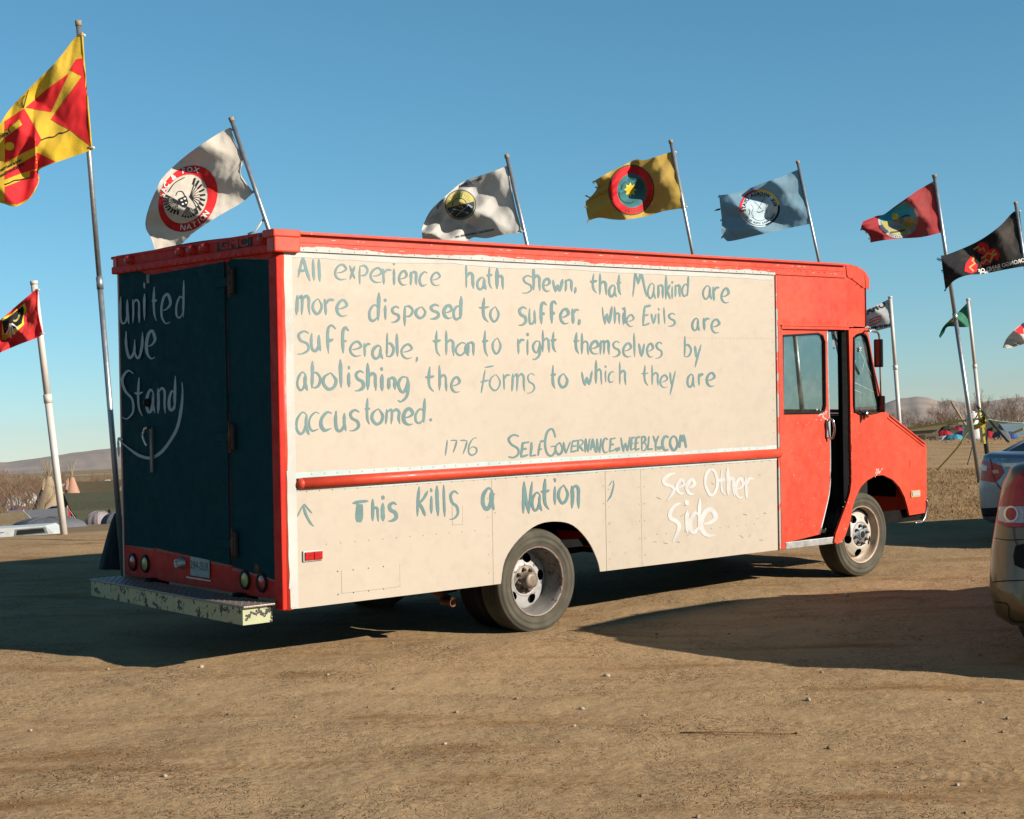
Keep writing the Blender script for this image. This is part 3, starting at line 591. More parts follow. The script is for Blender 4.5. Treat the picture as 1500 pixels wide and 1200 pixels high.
for k in range(22): rv.ball((-.031, .08+k*.105, 2.845), .006, .5, 1, 1, 6, 4)
for z in np.arange(.75, 2.75, .16):
    for yy in (.74, 1.78): rv.ball((-.013, yy, z), .006, .5, 1, 1, 6, 4)
for yy in np.arange(.8, 1.8, .14): rv.ball((-.013, yy, 2.76), .006, .5, 1, 1, 6, 4); rv.ball((-.013, yy, .74+(1.8-yy)*-.03), .006, .5, 1, 1, 6, 4)
rv.build('rear_rivet', TEAL, van, kind='stuff')
def text_tris(s, size=1.0, spacing=1.0, bold=0.0):
    cu = bpy.data.curves.new('t', 'FONT'); cu.body = s; cu.size = size; cu.space_character = spacing; cu.offset = bold; cu.resolution_u = 3
    cu.align_x = 'CENTER'; cu.align_y = 'CENTER'; ob = bpy.data.objects.new('t', cu); me = bpy.data.meshes.new_from_object(ob)
    vs_ = [(v.co.x, v.co.y) for v in me.vertices]; me.calc_loop_triangles(); fs = [tuple(t.vertices) for t in me.loop_triangles]
    bpy.data.objects.remove(ob); bpy.data.curves.remove(cu); bpy.data.meshes.remove(me); return vs_, fs
def text_on(s, size, fn, name, mat, parent, frame='truck', sx=1.0, spacing=1.0, bold=0.0):
    vs_, fs = text_tris(s, size, spacing, bold); return MB().add([fn(x*sx, y) for x, y in vs_], fs).build(name, mat, parent, frame)
a, b = on(318, 357, 0, -.014), on(368, 357, 0, -.014)
p1, p2 = on(320, 374, 0, -.014), on(366, 352, 0, -.014)
bc = on(343, 357.5, 0, -.014)
o = MB().rbox((-.018, bc.y-.235, 2.892), (-.010, bc.y+.235, 2.966), .003).build('maker_badge', simple('badge_black', (.02, .022, .022), .5), van)
text_on('GMC', .088, lambda x, y: Vector((-.020, bc.y-x, bc.z+.006+y if False else 2.929+y)), 'lettering', REDR, o, sx=2.0, bold=.003)
# hinges, latch, door handle
for (px_, py_) in ((337, 412), (337.5, 640), (341.5, 797)):
    p = on(px_, py_, 0, -.02); o = MB().rbox((-.034, p.y-.05, p.z-.09), (-.0, p.y+.012, p.z+.09), .01).build('hinge', simple('rusty_hinge', (.035, .03, .028), .7, .3, .4, 30), van)
    MB().rbox((-.024, p.y+.012, p.z-.035), (-.010, p.y+.23, p.z+.03), .004).build('hinge_strap', TEAL, o); MB().tube([(-.034, p.y-.012, p.z-.11), (-.034, p.y-.012, p.z+.11)], .011, 8).build('hinge_pin', RUST, o)
p = on(221.5, 650, 0, -.02); o = MB().rbox((-.03, p.y-.03, p.z-.22), (-.01, p.y+.01, p.z+.13), .004).build('latch_bar', simple('latch_steel', (.12, .12, .12), .5, .5), rd)
h = [on(q[0], q[1], 0, -.07) for q in ((213.5, 627), (211, 633), (209.5, 638), (213, 648), (216, 653.5))]
MB().tube(cr([Vector((-.015, p.y, h[0].z)), h[0], h[1], h[2], h[3], h[4]], 4), .012, 8).build('latch_handle', CHROME, rd)
p = on(214.5, 590, 0, -.02); MB().lathe([(0, -.03), (.02, -.028), (.035, 0)], (-.012, p.y, p.z), 14, 'X').build('lock', BLK, rd)
MB().rbox((-.02, 1.80, 2.73), (.0, 1.84, 2.80), .004).build('door_stop', simple('grey_stop', (.2, .2, .16), .7), van)
# tail lamps, reversing lamp, number plate
for (px_, py_, mt) in ((193, 823.5, LRED), (211, 826, LYEL), (357.5, 849.5, LYEL), (382, 853.5, LRED)):
    p = on(px_, py_, 0, -.01); o = MB().lathe([(.05, -.012), (.066, -.014), (.072, 0)], (.002, p.y, p.z), 26, 'X').build('tail_lamp', BLK, van); MB().lathe([(0, -.014), (.03, -.012), (.054, -.006)], (.002, p.y, p.z), 26, 'X').build('lens', mt, o)
p = on(265, 825, 0, -.01); MB().lathe([(0, -.02), (.02, -.05), (.03, -.055), (.04, -.02), (.048, 0)], (.002, p.y, p.z), 16, 'X').build('plate_lamp', ALU, van)
a, b = on(279.5, 842, 0, -.004), on(306, 821, 0, -.004)
o = MB().rbox((-.008, b.y-.01, .545), (-.003, a.y, .685), .003).build('number_plate', simple('pale_plate', (.24, .31, .31), .5, 0, .2, 30), van)
text_on('294-SLR', .085, lambda x, y: Vector((-.0095, (a.y+b.y)/2-x, .622+y)), 'lettering', simple('plate_green', (.02, .07, .06), .6), o, sx=.95)
MB().rbox((-.006, .98, .52), (.0, 1.34, .532), .002).build('plate_ledge', ALU, van)
o = MB().lathe([(0, -.004), (.018, -.004), (.03, 0)], (.0, .35, .665), 12, 'X').build('filler_hole', RUST, van)
# rear step bumper
mb = MB(); mb.plate([(-.27, .325), (-.04, .325), (-.04, .445), (-.27, .445)], [[(-.258, .337), (-.05, .337), (-.05, .433), (-.258, .433)]], lambda u, v, w: Vector((u, .09+w, v)), 2.28)
o = mb.build('step_bumper', STEP, van, label='pale yellow rear step bumper with flaking paint'); MB().box((-.265, .092, .33), (-.045, .1, .44)).build('end_plate', STEP, o)
mb = MB(); mb.rbox((-.28, .06, .440), (-.02, 2.38, .456), .006)
mb.build('tread_plate', TREAD, o); mb = MB()
for i in range(10):
    for j in range(60):
        if (i+j) % 2: x, y = -.27+i*.026, .08+j*.0385; mb.add([(x, y, .4565), (x+.018, y+.006, .4565), (x+.02, y+.012, .459), (x+.002, y+.006, .459)], [(0, 1, 2, 3)])
mb.build('tread_pattern', TREAD, o, kind='stuff')
MB().box((-.06, .5, .3), (.1, .58, .48)).build('bumper_bracket', DARK, o); MB().box((-.06, 1.8, .3), (.1, 1.88, .48)).build('bumper_bracket', DARK, o)
# --- wheels
RIMB = chipped('rim_brown_grey', (.16, .14, .12), (.26, .24, .22), (.10, .06, .04), .55, s1=5, chipscale=20, thr=.60); RIMF = chipped('rim_rust_tan', (.36, .25, .17), (.48, .40, .32), (.22, .09, .04), .5, s1=6, chipscale=20, thr=.62)
NUT = simple('nut_brown', (.13, .10, .08), .6, .5, .4, 20)
def wheel(c, R, rear_=False, name='wheel', outer=-1, dual=True):
    # c = centre of the outer face; outer -1: faces -y
    cx_, cy_, cz_ = c; s = outer; g = lambda prof: [(r, -s*o) for r, o in prof]
    w_ = .235; tp = [(.268, .030), (.262, .016), (.268, .008), (.285, .004), (.305, .001), (.310, -.003), (.322, -.004), (.327, .001), (.345, -.002), (.350, -.006), (.366, -.005), (.370, .0), (.385, .010), (.392, .012), (.398, .028), (R, .045)]
    for k in range(5): o_ = .045+(k+1)*.026; tp += [(R, o_-.010), (R-.010, o_-.009), (R-.010, o_-.002), (R, o_-.001)]
    tp += [(R, w_-.03), (.38, w_-.008), (.34, w_), (.30, w_-.01), (.268, w_-.02)]
    tp = [(r*R/.405, o) for r, o in tp]
    o = MB().lathe(g(tp), (cx_, cy_, cz_), 64).build(name, BLK if name == 'inner_wheel' else TYRE, van, label='dusty dual rear wheel with deep dished rim' if rear_ else 'front wheel with cream painted rusty rim' if outer < 0 else None)  # inner tyre coloured black to stand for the shade under the van
    if not rear_:
        mt = WHEELF; rim = [(.270, .020), (.274, .010), (.268, .004), (.258, .012), (.252, .03), (.250, .06), (.235, .085), (.22, .09)]
        disc = [(.222, .088), (.205, .055), (.17, .035), (.135, .022), (.118, .02), (.112, .028), (.0, .03)]
    else:
        mt = WHEELR; rim = [(.270, .020), (.274, .010), (.268, .004), (.258, .012), (.250, .05), (.236, .10), (.232, .15), (.226, .19)]
        disc = [(.228, .188), (.212, .178), (.18, .168), (.13, .160), (.118, .152), (.112, .158), (.0, .16)]
    MB().lathe(g(rim), (cx_, cy_, cz_), 56).build('rim', RIMB if rear_ else RIMF, o); MB().lathe(g([(.268, .006), (.2745, .002), (.276, .016)]), (cx_, cy_, cz_), 56).build('rim_lip', RUST, o)
    # disc with hand holes
    def off(r):
        for (r1, o1), (r0, o0) in zip(disc, disc[1:]):
            if r >= r0: return o0+(o1-o0)*(r-r0)/(r1-r0+1e-9)
        return disc[-1][1]
    nh = 5; ph = 8 if rear_ else 48; holes = []
    out = [(.226*math.cos(2*math.pi*k/60), .226*math.sin(2*math.pi*k/60)) for k in range(60)]; inn = [(.112*math.cos(2*math.pi*k/36), .112*math.sin(2*math.pi*k/36)) for k in range(36)]
    bm = bmesh.new(); rings = 20; nn = 320; vv = []
    for i in range(rings+1):
        r = .112+(.226-.112)*i/rings
        vv.append([bm.verts.new((cx_+r*math.cos(2*math.pi*k/nn), cy_-s*off(r), cz_+r*math.sin(2*math.pi*k/nn))) for k in range(nn)])
    for i in range(rings):
        for k in range(nn):
            r = .112+(.226-.112)*(i+.5)/rings; a = 360*(k+.5)/nn; dead = False
            for h in range(nh):
                da = (a-ph-72*h+180) % 360-180
                if (r*math.radians(da)/.043)**2+((r-.172)/.036)**2 < 1: dead = True
            if not dead: bm.faces.new((vv[i][k], vv[i][(k+1) % nn], vv[i+1][(k+1) % nn], vv[i+1][k]))
    bm.verts.index_update(); mbd = MB(); mbd.add([v.co.copy() for v in bm.verts], [[v.index for v in f.verts] for f in bm.faces], True); bm.free(); mbd.build('wheel_disc', mt, o)
    MB().lathe(g([(.265, .21), (.0, .21)]), (cx_, cy_, cz_), 24).build('brake_backing', DARK, o)
    hm = simple('hub_grey', (.25, .26, .28), .6, .4, .3, 30); od = off(.1)
    if rear_: hub = [(.112, .155), (.1, .153), (.065, .15), (.062, .08), (.058, .07), (.03, .068), (0, .068)]
    else: hub = [(.112, .022), (.1, .016), (.05, .014), (.045, -.002), (.038, -.006), (0, -.004)]
    MB().lathe(g(hub), (cx_, cy_, cz_), 32).build('hub', hm if not rear_ else simple('rear_hub_grey', (.20, .15, .11), .55, .3, .4, 24), o)
    for k in range(8):
        a = math.radians(45*k+12); r = .085; q = (cx_+r*math.cos(a), cy_-s*(.150 if rear_ else .012), cz_+r*math.sin(a))
        MB().lathe(g([(.015, 0), (.015, -.016), (.011, -.02), (.007, -.022), (.007, -.032), (0, -.032)]), q, 6, smooth=False).build('lug_nut', NUT, o)
    if not rear_: MB().lathe(g([(.034, -.007), (.0, -.008)]), (cx_, cy_, cz_), 16).build('hub_centre', BLK, o)
    return o
rc = on(788.5, 852.5, 1, .04); fc = on(1263, 783.5, 1, .075)
wheel((rc.x, .04, .385), .405, True); wheel((rc.x, .31, .385), .405, True, name='inner_wheel')
wheel((fc.x, .075, .445), .40, False)
wheel((rc.x, WD-.04, .385), .405, True, outer=1); wheel((fc.x, WD-.075, .445), .40, False, outer=1)
# --- underbody
mb = MB(); mb.box((.1, .62, .50), (6.9, .70, .68)); mb.box((.1, 1.66, .50), (6.9, 1.74, .68)); mb.box((.05, .05, .62), (5.15, .1, .68)); mb.build('chassis_frame', DARK, van)
for xx in (.9, 1.7, 3.3, 4.4, 6.2): MB().box((xx, .1, .5), (xx+.08, 2.26, .6)).build('crossmember', DARK, van)
MB().box((3.05, .18, .58), (3.11, 2.2, .7)).build('crossmember', REDR, van)
mb = MB(); mb.tube([(rc.x, .3, .385), (rc.x, 2.06, .385)], .06, 12); mb.ball((rc.x, 1.18, .385), .19, 1, 1, 1, 14, 9); mb.build('rear_axle', DARK, van)
mb = MB(); mb.tube([(fc.x, .25, .42), (fc.x, 2.1, .42)], .045, 10); mb.box((fc.x-.5, .6, .5), (fc.x+.5, .68, .54)); mb.build('front_axle', DARK, van)
mb = MB(); mb.tube([(rc.x-.7, .62, .46), (rc.x, .62, .52), (rc.x+.7, .62, .46)], .03, 8); mb.tube([(2.6, 1.18, .42), (5.3, 1.18, .5)], .045, 10); mb.build('driveline', DARK, van)
mb = MB(); mb.rbox((3.6, .35, .33), (4.5, .75, .56), .05); mb.build('fuel_tank', DARK, van)
mb = MB(); mb.rbox((4.75, 1.2, .30), (5.6, 1.6, .5), .05); mb.build('silencer', DARK, van)
pe = on(664, 883, 1, .12); mb = MB(); mb.tube(cr([(2.2, 1.0, .55), (1.6, .75, .50), (1.45, .45, .45), (pe.x+.06, .30, pe.z+.02), (pe.x, .12, pe.z)], 5), .032, 14, caps=False); mb.build('exhaust_pipe', RUST, van)
mb = MB(); mb.lathe([(.032, 0), (.026, .0), (.026, .14)], (pe.x, .12, pe.z), 16); mb.build('pipe_end', RUST, van)
mb = MB(); mb.plate([(fc.x-.5, .5), (fc.x+.55, .5), (fc.x+.62, 1.05), (fc.x-.55, 1.05)], [], lambda u, v, w: Vector((u, .45+w, v)), .02); mb.build('inner_wing_and_baffle', DARK, van)
mb = MB(); mb.plate([(AX0-.05, .45), (AX1+.1, .45), (AX1+.1, .95), (AX0-.05, .95)], [], lambda u, v, w: Vector((u, .62+w, v)), .02); mb.build('inner_wing_and_baffle', DARK, van)
MB().box((1.7, 2.15, .45), (3.2, 2.2, 1.0)).build('inner_wing_and_baffle', DARK, van)  # added dark baffle, blacks out the far panel seen through the rear arch
# front bumper: chrome blade seen end on
bf = on(1358, 742, 1, .14); mb = MB(); mb.rbox((fx+.004, .19, .505), (fx+.035, WD-.19, .66), .012); mb.build('front_bumper', CHROME, van)
MB().tube(cr([on(1357.5, 733, 1, .17), on(1358, 742, 1, .17), on(1355.5, 755, 1, .17), on(1351, 764, 1, .17), on(1340, 766, 1, .17)], 4), .009, 6).build('bumper_edge', CHROME, van)
mb = MB(); mb.plate([(6.9, .50), (fx-.03, .50), (fx+.003, .53), (fx+.003, .62), (6.9, .62)], [], lambda u, v, w: Vector((u, .2+w, v)), .03); mb.build('bumper_valance', DARK, van)
# chips where paint has come off, as thin scraps of primer (door, cowl, arch)
def scrap(cx_, cy_, r, fn, mat, n=11, seed=0, amp=.5):
    rnd = random.Random(seed); pts = []
    for k in range(n): a = 6.283*k/n; q = r*(1+rnd.uniform(-amp, amp)); pts.append((cx_+q*math.cos(a), cy_+q*math.sin(a)))
    mb = MB(); mb.plate(pts, [], fn, .0008); return mb
sc = MB(); rnd = random.Random(12)
def addscrap(px_, py_, r, plane):
    f_ = (lambda u, v, w: Vector((u, (.0112 if plane == 'door' else -.0195)+w*.3, v))) if plane != 'nose' else S2(.0028)
    q = on(px_, py_, 1, 0) if plane != 'nose' else side2(px_, py_); s_ = scrap(q.x, q.z, r, f_, PRIMER, 9, rnd.randint(0, 9999)); sc.add(s_.v, s_.f)
for k in range(46): addscrap(1208+rnd.gauss(0, 3.6)-2, 607+rnd.gauss(0, 3.5), rnd.uniform(.002, .011), 'door')
for k in range(30): addscrap(rnd.uniform(1155, 1212), rnd.uniform(612, 790), rnd.uniform(.0015, .004), 'door')
for k in range(18): addscrap(1286+rnd.gauss(0, 2), 690+rnd.gauss(0, 3), rnd.uniform(.004, .010), 'nose')
for k in range(26): addscrap(rnd.uniform(1248, 1352), rnd.uniform(615, 692), rnd.uniform(.0015, .004), 'nose')
for k in range(10): addscrap(rnd.uniform(1234, 1243), rnd.uniform(735, 785), rnd.uniform(.002, .006), 'nose')
for k in range(34):
    q = rnd.uniform(.3, 6.0); s_ = MB().plate([(q, 2.875+.05*(k % 2)), (q+rnd.uniform(.01, .07), 2.876+.05*(k % 2)), (q+.03, 2.881+.05*(k % 2))], [], lambda u, v, w: Vector((u, -.0188-.0005+w*.3, v)), .0008); sc.add(s_.v, s_.f)
sc.build('paint_chip', PRIMER, van, kind='stuff')
# ================================================================== HAND PAINTED LETTERING
GL = {
'a': [[(.82,.12),(.5,.0),(.12,.3),(.06,.7),(.3,.95),(.6,.85),(.8,.45),(.82,.12)],[(.82,.1),(.78,.6),(1,1)]],
'b': [[(.14,0),(.12,.5),(.08,1)],[(.1,.52),(.5,.42),(.95,.62),(.85,.86),(.5,.98),(.1,.97)]],
'c': [[(1,.08),(.6,.0),(.15,.3),(.05,.7),(.35,1),(.95,.9)]],
'd': [[(.86,.52),(.5,.44),(.1,.66),(.12,.94),(.5,1),(.88,.82)],[(.95,0),(.9,.5),(.86,1)]],
'e': [[(.2,.55),(.6,.5),(.98,.3),(.7,.0),(.3,.1),(.03,.45),(.12,.8),(.5,1),(.98,.95)]],
'E': [[(.3,.0),(.2,.5),(.1,1)],[(.25,.06),(.6,.04),(1,.0)],[(.2,.5),(.75,.47)],[(.02,1),(.4,.97),(.9,.88)]],
'f': [[(.98,.13),(.6,.0),(.3,.12),(.25,.5),(.32,1)],[(.3,.55),(.75,.5)]],
'F': [[(.35,.15),(.2,.6),(.08,1)],[(.3,.06),(.98,.0)],[(.02,.6),(.6,.52)]],
'G': [[(.95,.3),(.7,.0),(.25,.1),(.05,.5),(.2,.88),(.6,1),(.9,.85),(.95,.65),(.55,.65)]],
'g': [[(.8,.06),(.4,.05),(.08,.3),(.25,.58),(.6,.62),(.85,.3),(.85,.05)],[(.86,.04),(.95,.4),(.8,.8),(.3,1),(.05,.95)]],
'h': [[(.1,0),(.12,.5),(.1,.97)],[(.12,.55),(.5,.38),(.85,.45),(.88,.7),(.95,1)]],
'i': [[(.35,.0),(.6,.16)],[(.5,.30),(.45,.6),(.55,1)]],
'k': [[(.12,0),(.1,.5),(.05,1)],[(.9,.38),(.2,.66)],[(.25,.6),(.9,1)]],
'K': [[(.2,0),(.1,.5),(.06,1)],[(1,.15),(.6,.4),(.15,.58)],[(.15,.52),(.5,.75),(.75,1)]],
'l': [[(.35,0),(.45,.5),(.7,1)]],
'L': [[(.3,0),(.25,.5),(.12,.95)],[(.02,.97),(1,.93)]],
'm': [[(.08,0),(.06,.5),(.02,1)],[(.1,.25),(.35,.05),(.42,.3),(.38,.98)],[(.42,.28),(.7,.04),(.9,.2),(.88,.6),(.95,.98)]],
'M': [[(.18,0),(.12,.5),(.02,1)],[(.18,.02),(.4,.52)],[(.4,.52),(.6,0)],[(.6,0),(.78,.5),(.98,1)]],
'n': [[(.1,0),(.15,.5),(.1,1)],[(.15,.2),(.5,.02),(.85,.15),(.85,.6),(.9,1)]],
'N': [[(.12,1),(.15,.5),(.18,.0)],[(.18,.0),(.4,.6),(.65,1)],[(.65,1),(.8,.5),(.95,.0)]],
'o': [[(.6,.0),(.15,.25),(.05,.65),(.4,.98),(.8,.85),(.97,.45),(.6,.0)]],
'p': [[(.15,0),(.12,.5),(.15,1)],[(.1,.05),(.6,.0),(.97,.22),(.7,.48),(.15,.52)]],
'r': [[(.08,0),(.15,.5),(.2,1)],[(.15,.35),(.5,.08),(1,.1)]],
's': [[(.95,.1),(.55,.0),(.15,.15),(.3,.4),(.8,.55),(.9,.8),(.5,.97),(.03,1)]],
'S': [[(.95,.06),(.5,.0),(.06,.18),(.3,.42),(.85,.6),(.9,.85),(.45,1),(.03,.96)]],
'Z': [[(.98,.02),(.55,.08),(.15,.25),(.2,.40),(.7,.5),(.9,.62),(.7,.8),(.35,1)]],
't': [[(.5,0),(.4,.45),(.5,.8),(.9,1)],[(.0,.4),(.4,.42),(.98,.38)]],
'T': [[(.0,.1),(.5,.06),(1,.0)],[(.45,.15),(.45,.6),(.4,1)]],
'u': [[(.12,0),(.06,.5),(.2,.93),(.6,.95),(.85,.6)],[(.85,.1),(.86,.6),(1,1)]],
'v': [[(.05,0),(.3,.6),(.5,1)],[(.5,1),(.75,.5),(.98,.0)]],
'w': [[(.03,.05),(.15,.6),(.3,1)],[(.3,1),(.4,.6),(.52,.4)],[(.52,.4),(.65,.8),(.75,.95)],[(.75,.95),(.88,.5),(1,.0)]],
'W': [[(.03,.0),(.02,.5),(.15,.9),(.3,.97),(.5,.75),(.53,.3)],[(.53,.7),(.62,.95),(.8,.92),(.95,.5),(.97,.02)]],
'x': [[(.05,0),(.5,.5),(.98,.95)],[(.98,.05),(.5,.5),(.1,1)]],
'y': [[(.08,.05),(.2,.4),(.35,.62)],[(.95,0),(.5,.5),(.1,1)]],
'Y': [[(.05,0),(.45,.5)],[(.95,0),(.45,.5),(.5,1)]],
'q': [[(.1,.0),(.08,.5),(.3,.78),(.7,.7)],[(.95,.0),(.85,.5),(.9,1)]],
'A': [[(.42,0),(.2,.5),(.04,.85)],[(.42,0),(.65,.5),(.98,1)],[(.02,.55),(.6,.58)]],
'C': [[(.95,.1),(.55,.0),(.15,.25),(.08,.65),(.4,1),(.95,.95)]],
'R': [[(.12,0),(.1,1)],[(.1,.05),(.6,.0),(.9,.2),(.6,.45),(.15,.5)],[(.3,.5),(.95,1)]],
'V': [[(.03,.05),(.35,1)],[(.35,1),(.98,.0)]],
'B': [[(.12,0),(.12,1)],[(.1,.03),(.6,.02),(.8,.2),(.5,.42),(.15,.45)],[(.15,.47),(.7,.5),(.95,.75),(.6,1),(.15,.97)]],
'O': [[(.5,.0),(.12,.2),(.05,.6),(.4,1),(.75,.92),(.97,.55),(.8,.15),(.5,.0)]],
'1': [[(.8,0),(.45,.5),(.1,1)]], '7': [[(.02,.05),(.5,.03),(.95,.05)],[(.95,.05),(.75,.5),(.4,1)]],
'6': [[(.98,.0),(.6,.02),(.15,.4),(.1,.85),(.45,1),(.9,.85),(.9,.6),(.5,.5),(.2,.65)]],
',': [[(.5,0),(.6,.4),(.2,1)]], '.': [[(.4,.1),(.6,.9)]],
}
cnt = [0]
def stroke(px_pts, w, plane, mb, uvs, taper=(.35, .3)):
    w *= 1.14
    # px_pts in photo pixels along the stroke; brush ribbon laid on the given plane
    pts = cr(px_pts, 7); 
    if len(px_pts) < 3: pts = cr([px_pts[0], tuple((px_pts[0][j]+px_pts[1][j])/2+random.uniform(-.3, .3) for j in (0, 1)), px_pts[1]], 7)
    L = [0.0]
    for a, b in zip(pts, pts[1:]): L.append(L[-1]+math.hypot(b[0]-a[0], b[1]-a[1]))
    T = L[-1] or 1; n = len(pts); cnt[0] += 1; so = (cnt[0] % 9)*.00022; sd_ = random.uniform(0, 90); wv_ = random.uniform(.85, 1.2); nv = 5; base = len(mb.v)
    V = []
    for i, p in enumerate(pts):
        a = pts[max(0, i-1)]; b = pts[min(n-1, i+1)]; dx, dy = b[0]-a[0], b[1]-a[1]; l = math.hypot(dx, dy) or 1; nx, ny = -dy/l, dx/l
        u = L[i]/T; e0 = min(1, taper[0]+(1-taper[0])*min(1, u/.22)); e1 = min(1, taper[1]+(1-taper[1])*min(1, (1-u)/.2))
        ww = w*wv_*e0*e1*(1+.28*noise.noise(Vector((u*2.2, sd_, 0)))+.10*noise.noise(Vector((u*11, sd_, 5))))
        for k in range(nv):
            t = k/(nv-1); q = (t-.5)*ww; V.append(plane(p[0]+nx*q, p[1]+ny*q, so)); uvs.append((sd_+L[i]/10., t, u))
    mb.add(V, [(i*nv+k, i*nv+k+1, (i+1)*nv+k+1, (i+1)*nv+k) for i in range(n-1) for k in range(nv-1)])
def finish_word(mb, uvs, mat, parent):
    o = mb.build('painted_word', mat, parent, recalc=False); me = o.data; ul = me.uv_layers.new(name='UVMap')
    u2 = me.uv_layers.new(name='along')
    for lp in me.loops: u2.data[lp.index].uv = (uvs[lp.vertex_index][2], 0)
    for lp in me.loops: ul.data[lp.index].uv = uvs[lp.vertex_index][:2]
    return o
SIDE = lambda x, y, o: on(x, y, 1, -.0016-o*.45)
REARP = lambda x, y, o: on(x, y, 0, -.0133-o*.45)
def word(s, boxes, org, sc, w, mat=None, plane=None, parent=None, taper=(.35, .3)):
    mb = MB(); uvs = []
    for ch, b in zip(s, boxes):
        x0, y0, x1, y1 = b
        for st in GL[ch]:
            P = [(org[0]+(x0+(x1-x0)*u)/sc+random.uniform(-.25, .25), org[1]+(y0+(y1-y0)*v)/sc+random.uniform(-.25, .25)) for u, v in st]
            stroke(P, w*random.uniform(.85, 1.15), plane or SIDE, mb, uvs, taper)
    return finish_word(mb, uvs, mat or BTEAL, parent or van)
Z = 6.818; O1 = (430, 370); O2 = (650, 370); O3 = (860, 380); O4 = (430, 470); O5 = (620, 475); O6 = (830, 480)
word('All', [(40,40,170,285),(185,65,215,280),(245,65,272,290)], O1, Z, 3.6)
word('experience', [(415,120,530,270),(560,130,615,270),(650,130,745,320),(770,155,885,300),(885,160,980,320),(990,90,1022,325),(1055,185,1135,325),(1165,190,1235,325),(1258,195,1338,330),(1375,200,1465,330)], O1, Z, 3.2)
word('more', [(28,425,170,625),(190,460,285,615),(305,460,410,625),(430,475,535,635)], O1, Z, 3.7)
word('dispos', [(752,400,860,680),(900,460,935,675),(975,540,1062,695),(1100,535,1195,735),(1220,540,1320,655),(1360,520,1460,665)], O1, Z, 3.5)
word('ed', [(0,530,85,655),(95,435,180,665)], O2, Z, 3.4)
word('to', [(350,450,460,695),(465,540,552,690)], O2, Z, 3.2)
word('suffer,', [(745,545,832,725),(852,560,918,715),(955,500,1030,715),(1058,490,1130,710),(1165,565,1250,710),(1280,560,1355,710),(1345,665,1365,725)], O2, Z, 3.4)
word('hath', [(218,110,300,362),(332,248,425,372),(430,135,490,360),(527,150,598,370)], O2, Z, 3.2)
word('shewn,', [(785,230,888,405),(890,140,965,385),(992,262,1062,385),(1088,265,1188,395),(1210,268,1288,390),(1305,345,1325,410)], O2, Z, 3.2)
word('that', [(28,140,105,335),(122,138,198,360),(218,258,295,375),(297,152,345,355)], O3, Z, 3.0)
word('Mankind', [(455,115,600,375),(605,240,685,395),(705,255,765,390),(785,160,835,400),(845,215,860,395),(878,255,935,375),(948,160,1015,365)], O3, Z, 2.7)
word('are', [(1155,262,1245,402),(1255,272,1325,415),(1342,290,1418,435)], O3, Z, 2.7)
word('while', [(150,468,250,650),(272,470,328,650),(355,480,368,655),(370,475,388,645),(395,555,468,670)], O3, Z, 2.6)
word('Evils', [(550,460,640,660),(640,540,690,645),(705,485,728,650),(760,480,788,645),(808,540,885,668)], O3, Z, 2.3)
word('are', [(1050,588,1125,715),(1160,585,1225,710),(1242,600,1322,735)], O3, Z, 2.9)
word('suffera', [(35,105,162,332),(172,122,270,302),(315,45,428,325),(470,68,555,325),(565,210,678,352),(700,222,770,362),(785,248,895,382)], O4, Z, 3.5)
word('ble,', [(925,122,1005,360),(1028,128,1045,358),(1078,235,1185,375),(1222,360,1240,412)], O4, Z, 2.9)
word('abolishing', [(35,512,140,700),(177,400,272,672),(292,518,430,685),(460,385,485,668),(542,450,568,665),(612,502,708,698),(732,420,830,700),(865,462,905,700),(942,568,1025,688),(1040,550,1155,805)], O4, Z, 3.7)
word('than', [(95,62,180,318),(222,62,310,318),(322,185,455,315),(440,178,512,315)], O5, Z, 3.2)
word('to', [(588,62,655,320),(690,135,775,295)], O5, Z, 2.9)
word('right', [(938,145,1015,300),(1035,85,1055,310),(1090,160,1175,352),(1188,58,1262,285),(1272,75,1335,280)], O5, Z, 2.8)
word('the', [(20,425,115,675),(155,412,238,670),(280,530,368,680)], O5, Z, 3.2)
word('Forms', [(570,415,712,690),(662,500,772,665),(795,495,870,658),(885,490,1020,672),(1035,492,1118,688)], O5, Z, 2.3)
word('to', [(1272,408,1325,645),(1352,492,1442,632)], O5, Z, 3.0)
Z6 = 6.522
word('themselves', [(65,45,125,248),(140,52,212,260),(228,130,308,252),(322,120,412,260),(435,132,512,280),(540,150,620,278),(638,52,658,280),(690,150,745,278),(770,152,828,280),(850,140,918,292)], O6, Z6, 2.9)
word('by', [(1122,80,1192,280),(1222,162,1290,380)], O6, Z6, 2.8)
word('which', [(145,412,245,555),(275,310,338,545),(362,360,385,522),(398,420,455,520),(502,330,568,548)], O6, Z6, 2.5)
word('they', [(718,360,785,552),(812,360,880,555),(895,455,965,572),(985,412,1042,642)], O6, Z6, 2.3)
word('are', [(1152,445,1225,572),(1258,438,1310,552),(1340,432,1415,560)], O6, Z6, 2.8)
O7 = (430, 570); Z7 = 5.172
word('accus', [(18,175,118,348),(115,175,198,315),(205,175,292,312),(315,165,398,320),(422,160,502,315)], O7, Z7, 3.7)
word('tomed.', [(542,68,582,268),(592,148,680,268),(698,150,812,268),(832,150,905,270),(920,70,998,255),(1030,218,1048,248)], O7, Z7, 3.6)
word('1776', [(1148,385,1172,505),(1188,385,1242,482),(1262,385,1318,495),(1322,372,1392,500)], O7, Z7, 1.9)
O8 = (730, 610)
word('SELFG', [(75,140,160,312),(165,195,235,305),(238,195,288,302),(298,185,355,300),(352,98,438,300)], O8, Z7, 2.8, taper=(.7, .7))
word('oVERNANCE', [(432,198,490,290),(492,190,548,280),(545,182,608,268),(600,178,648,265),(655,168,695,272),(698,168,740,275),(742,168,782,275),(790,165,832,272),(838,165,888,265)], O8, Z7, 2.3, taper=(.7, .7))
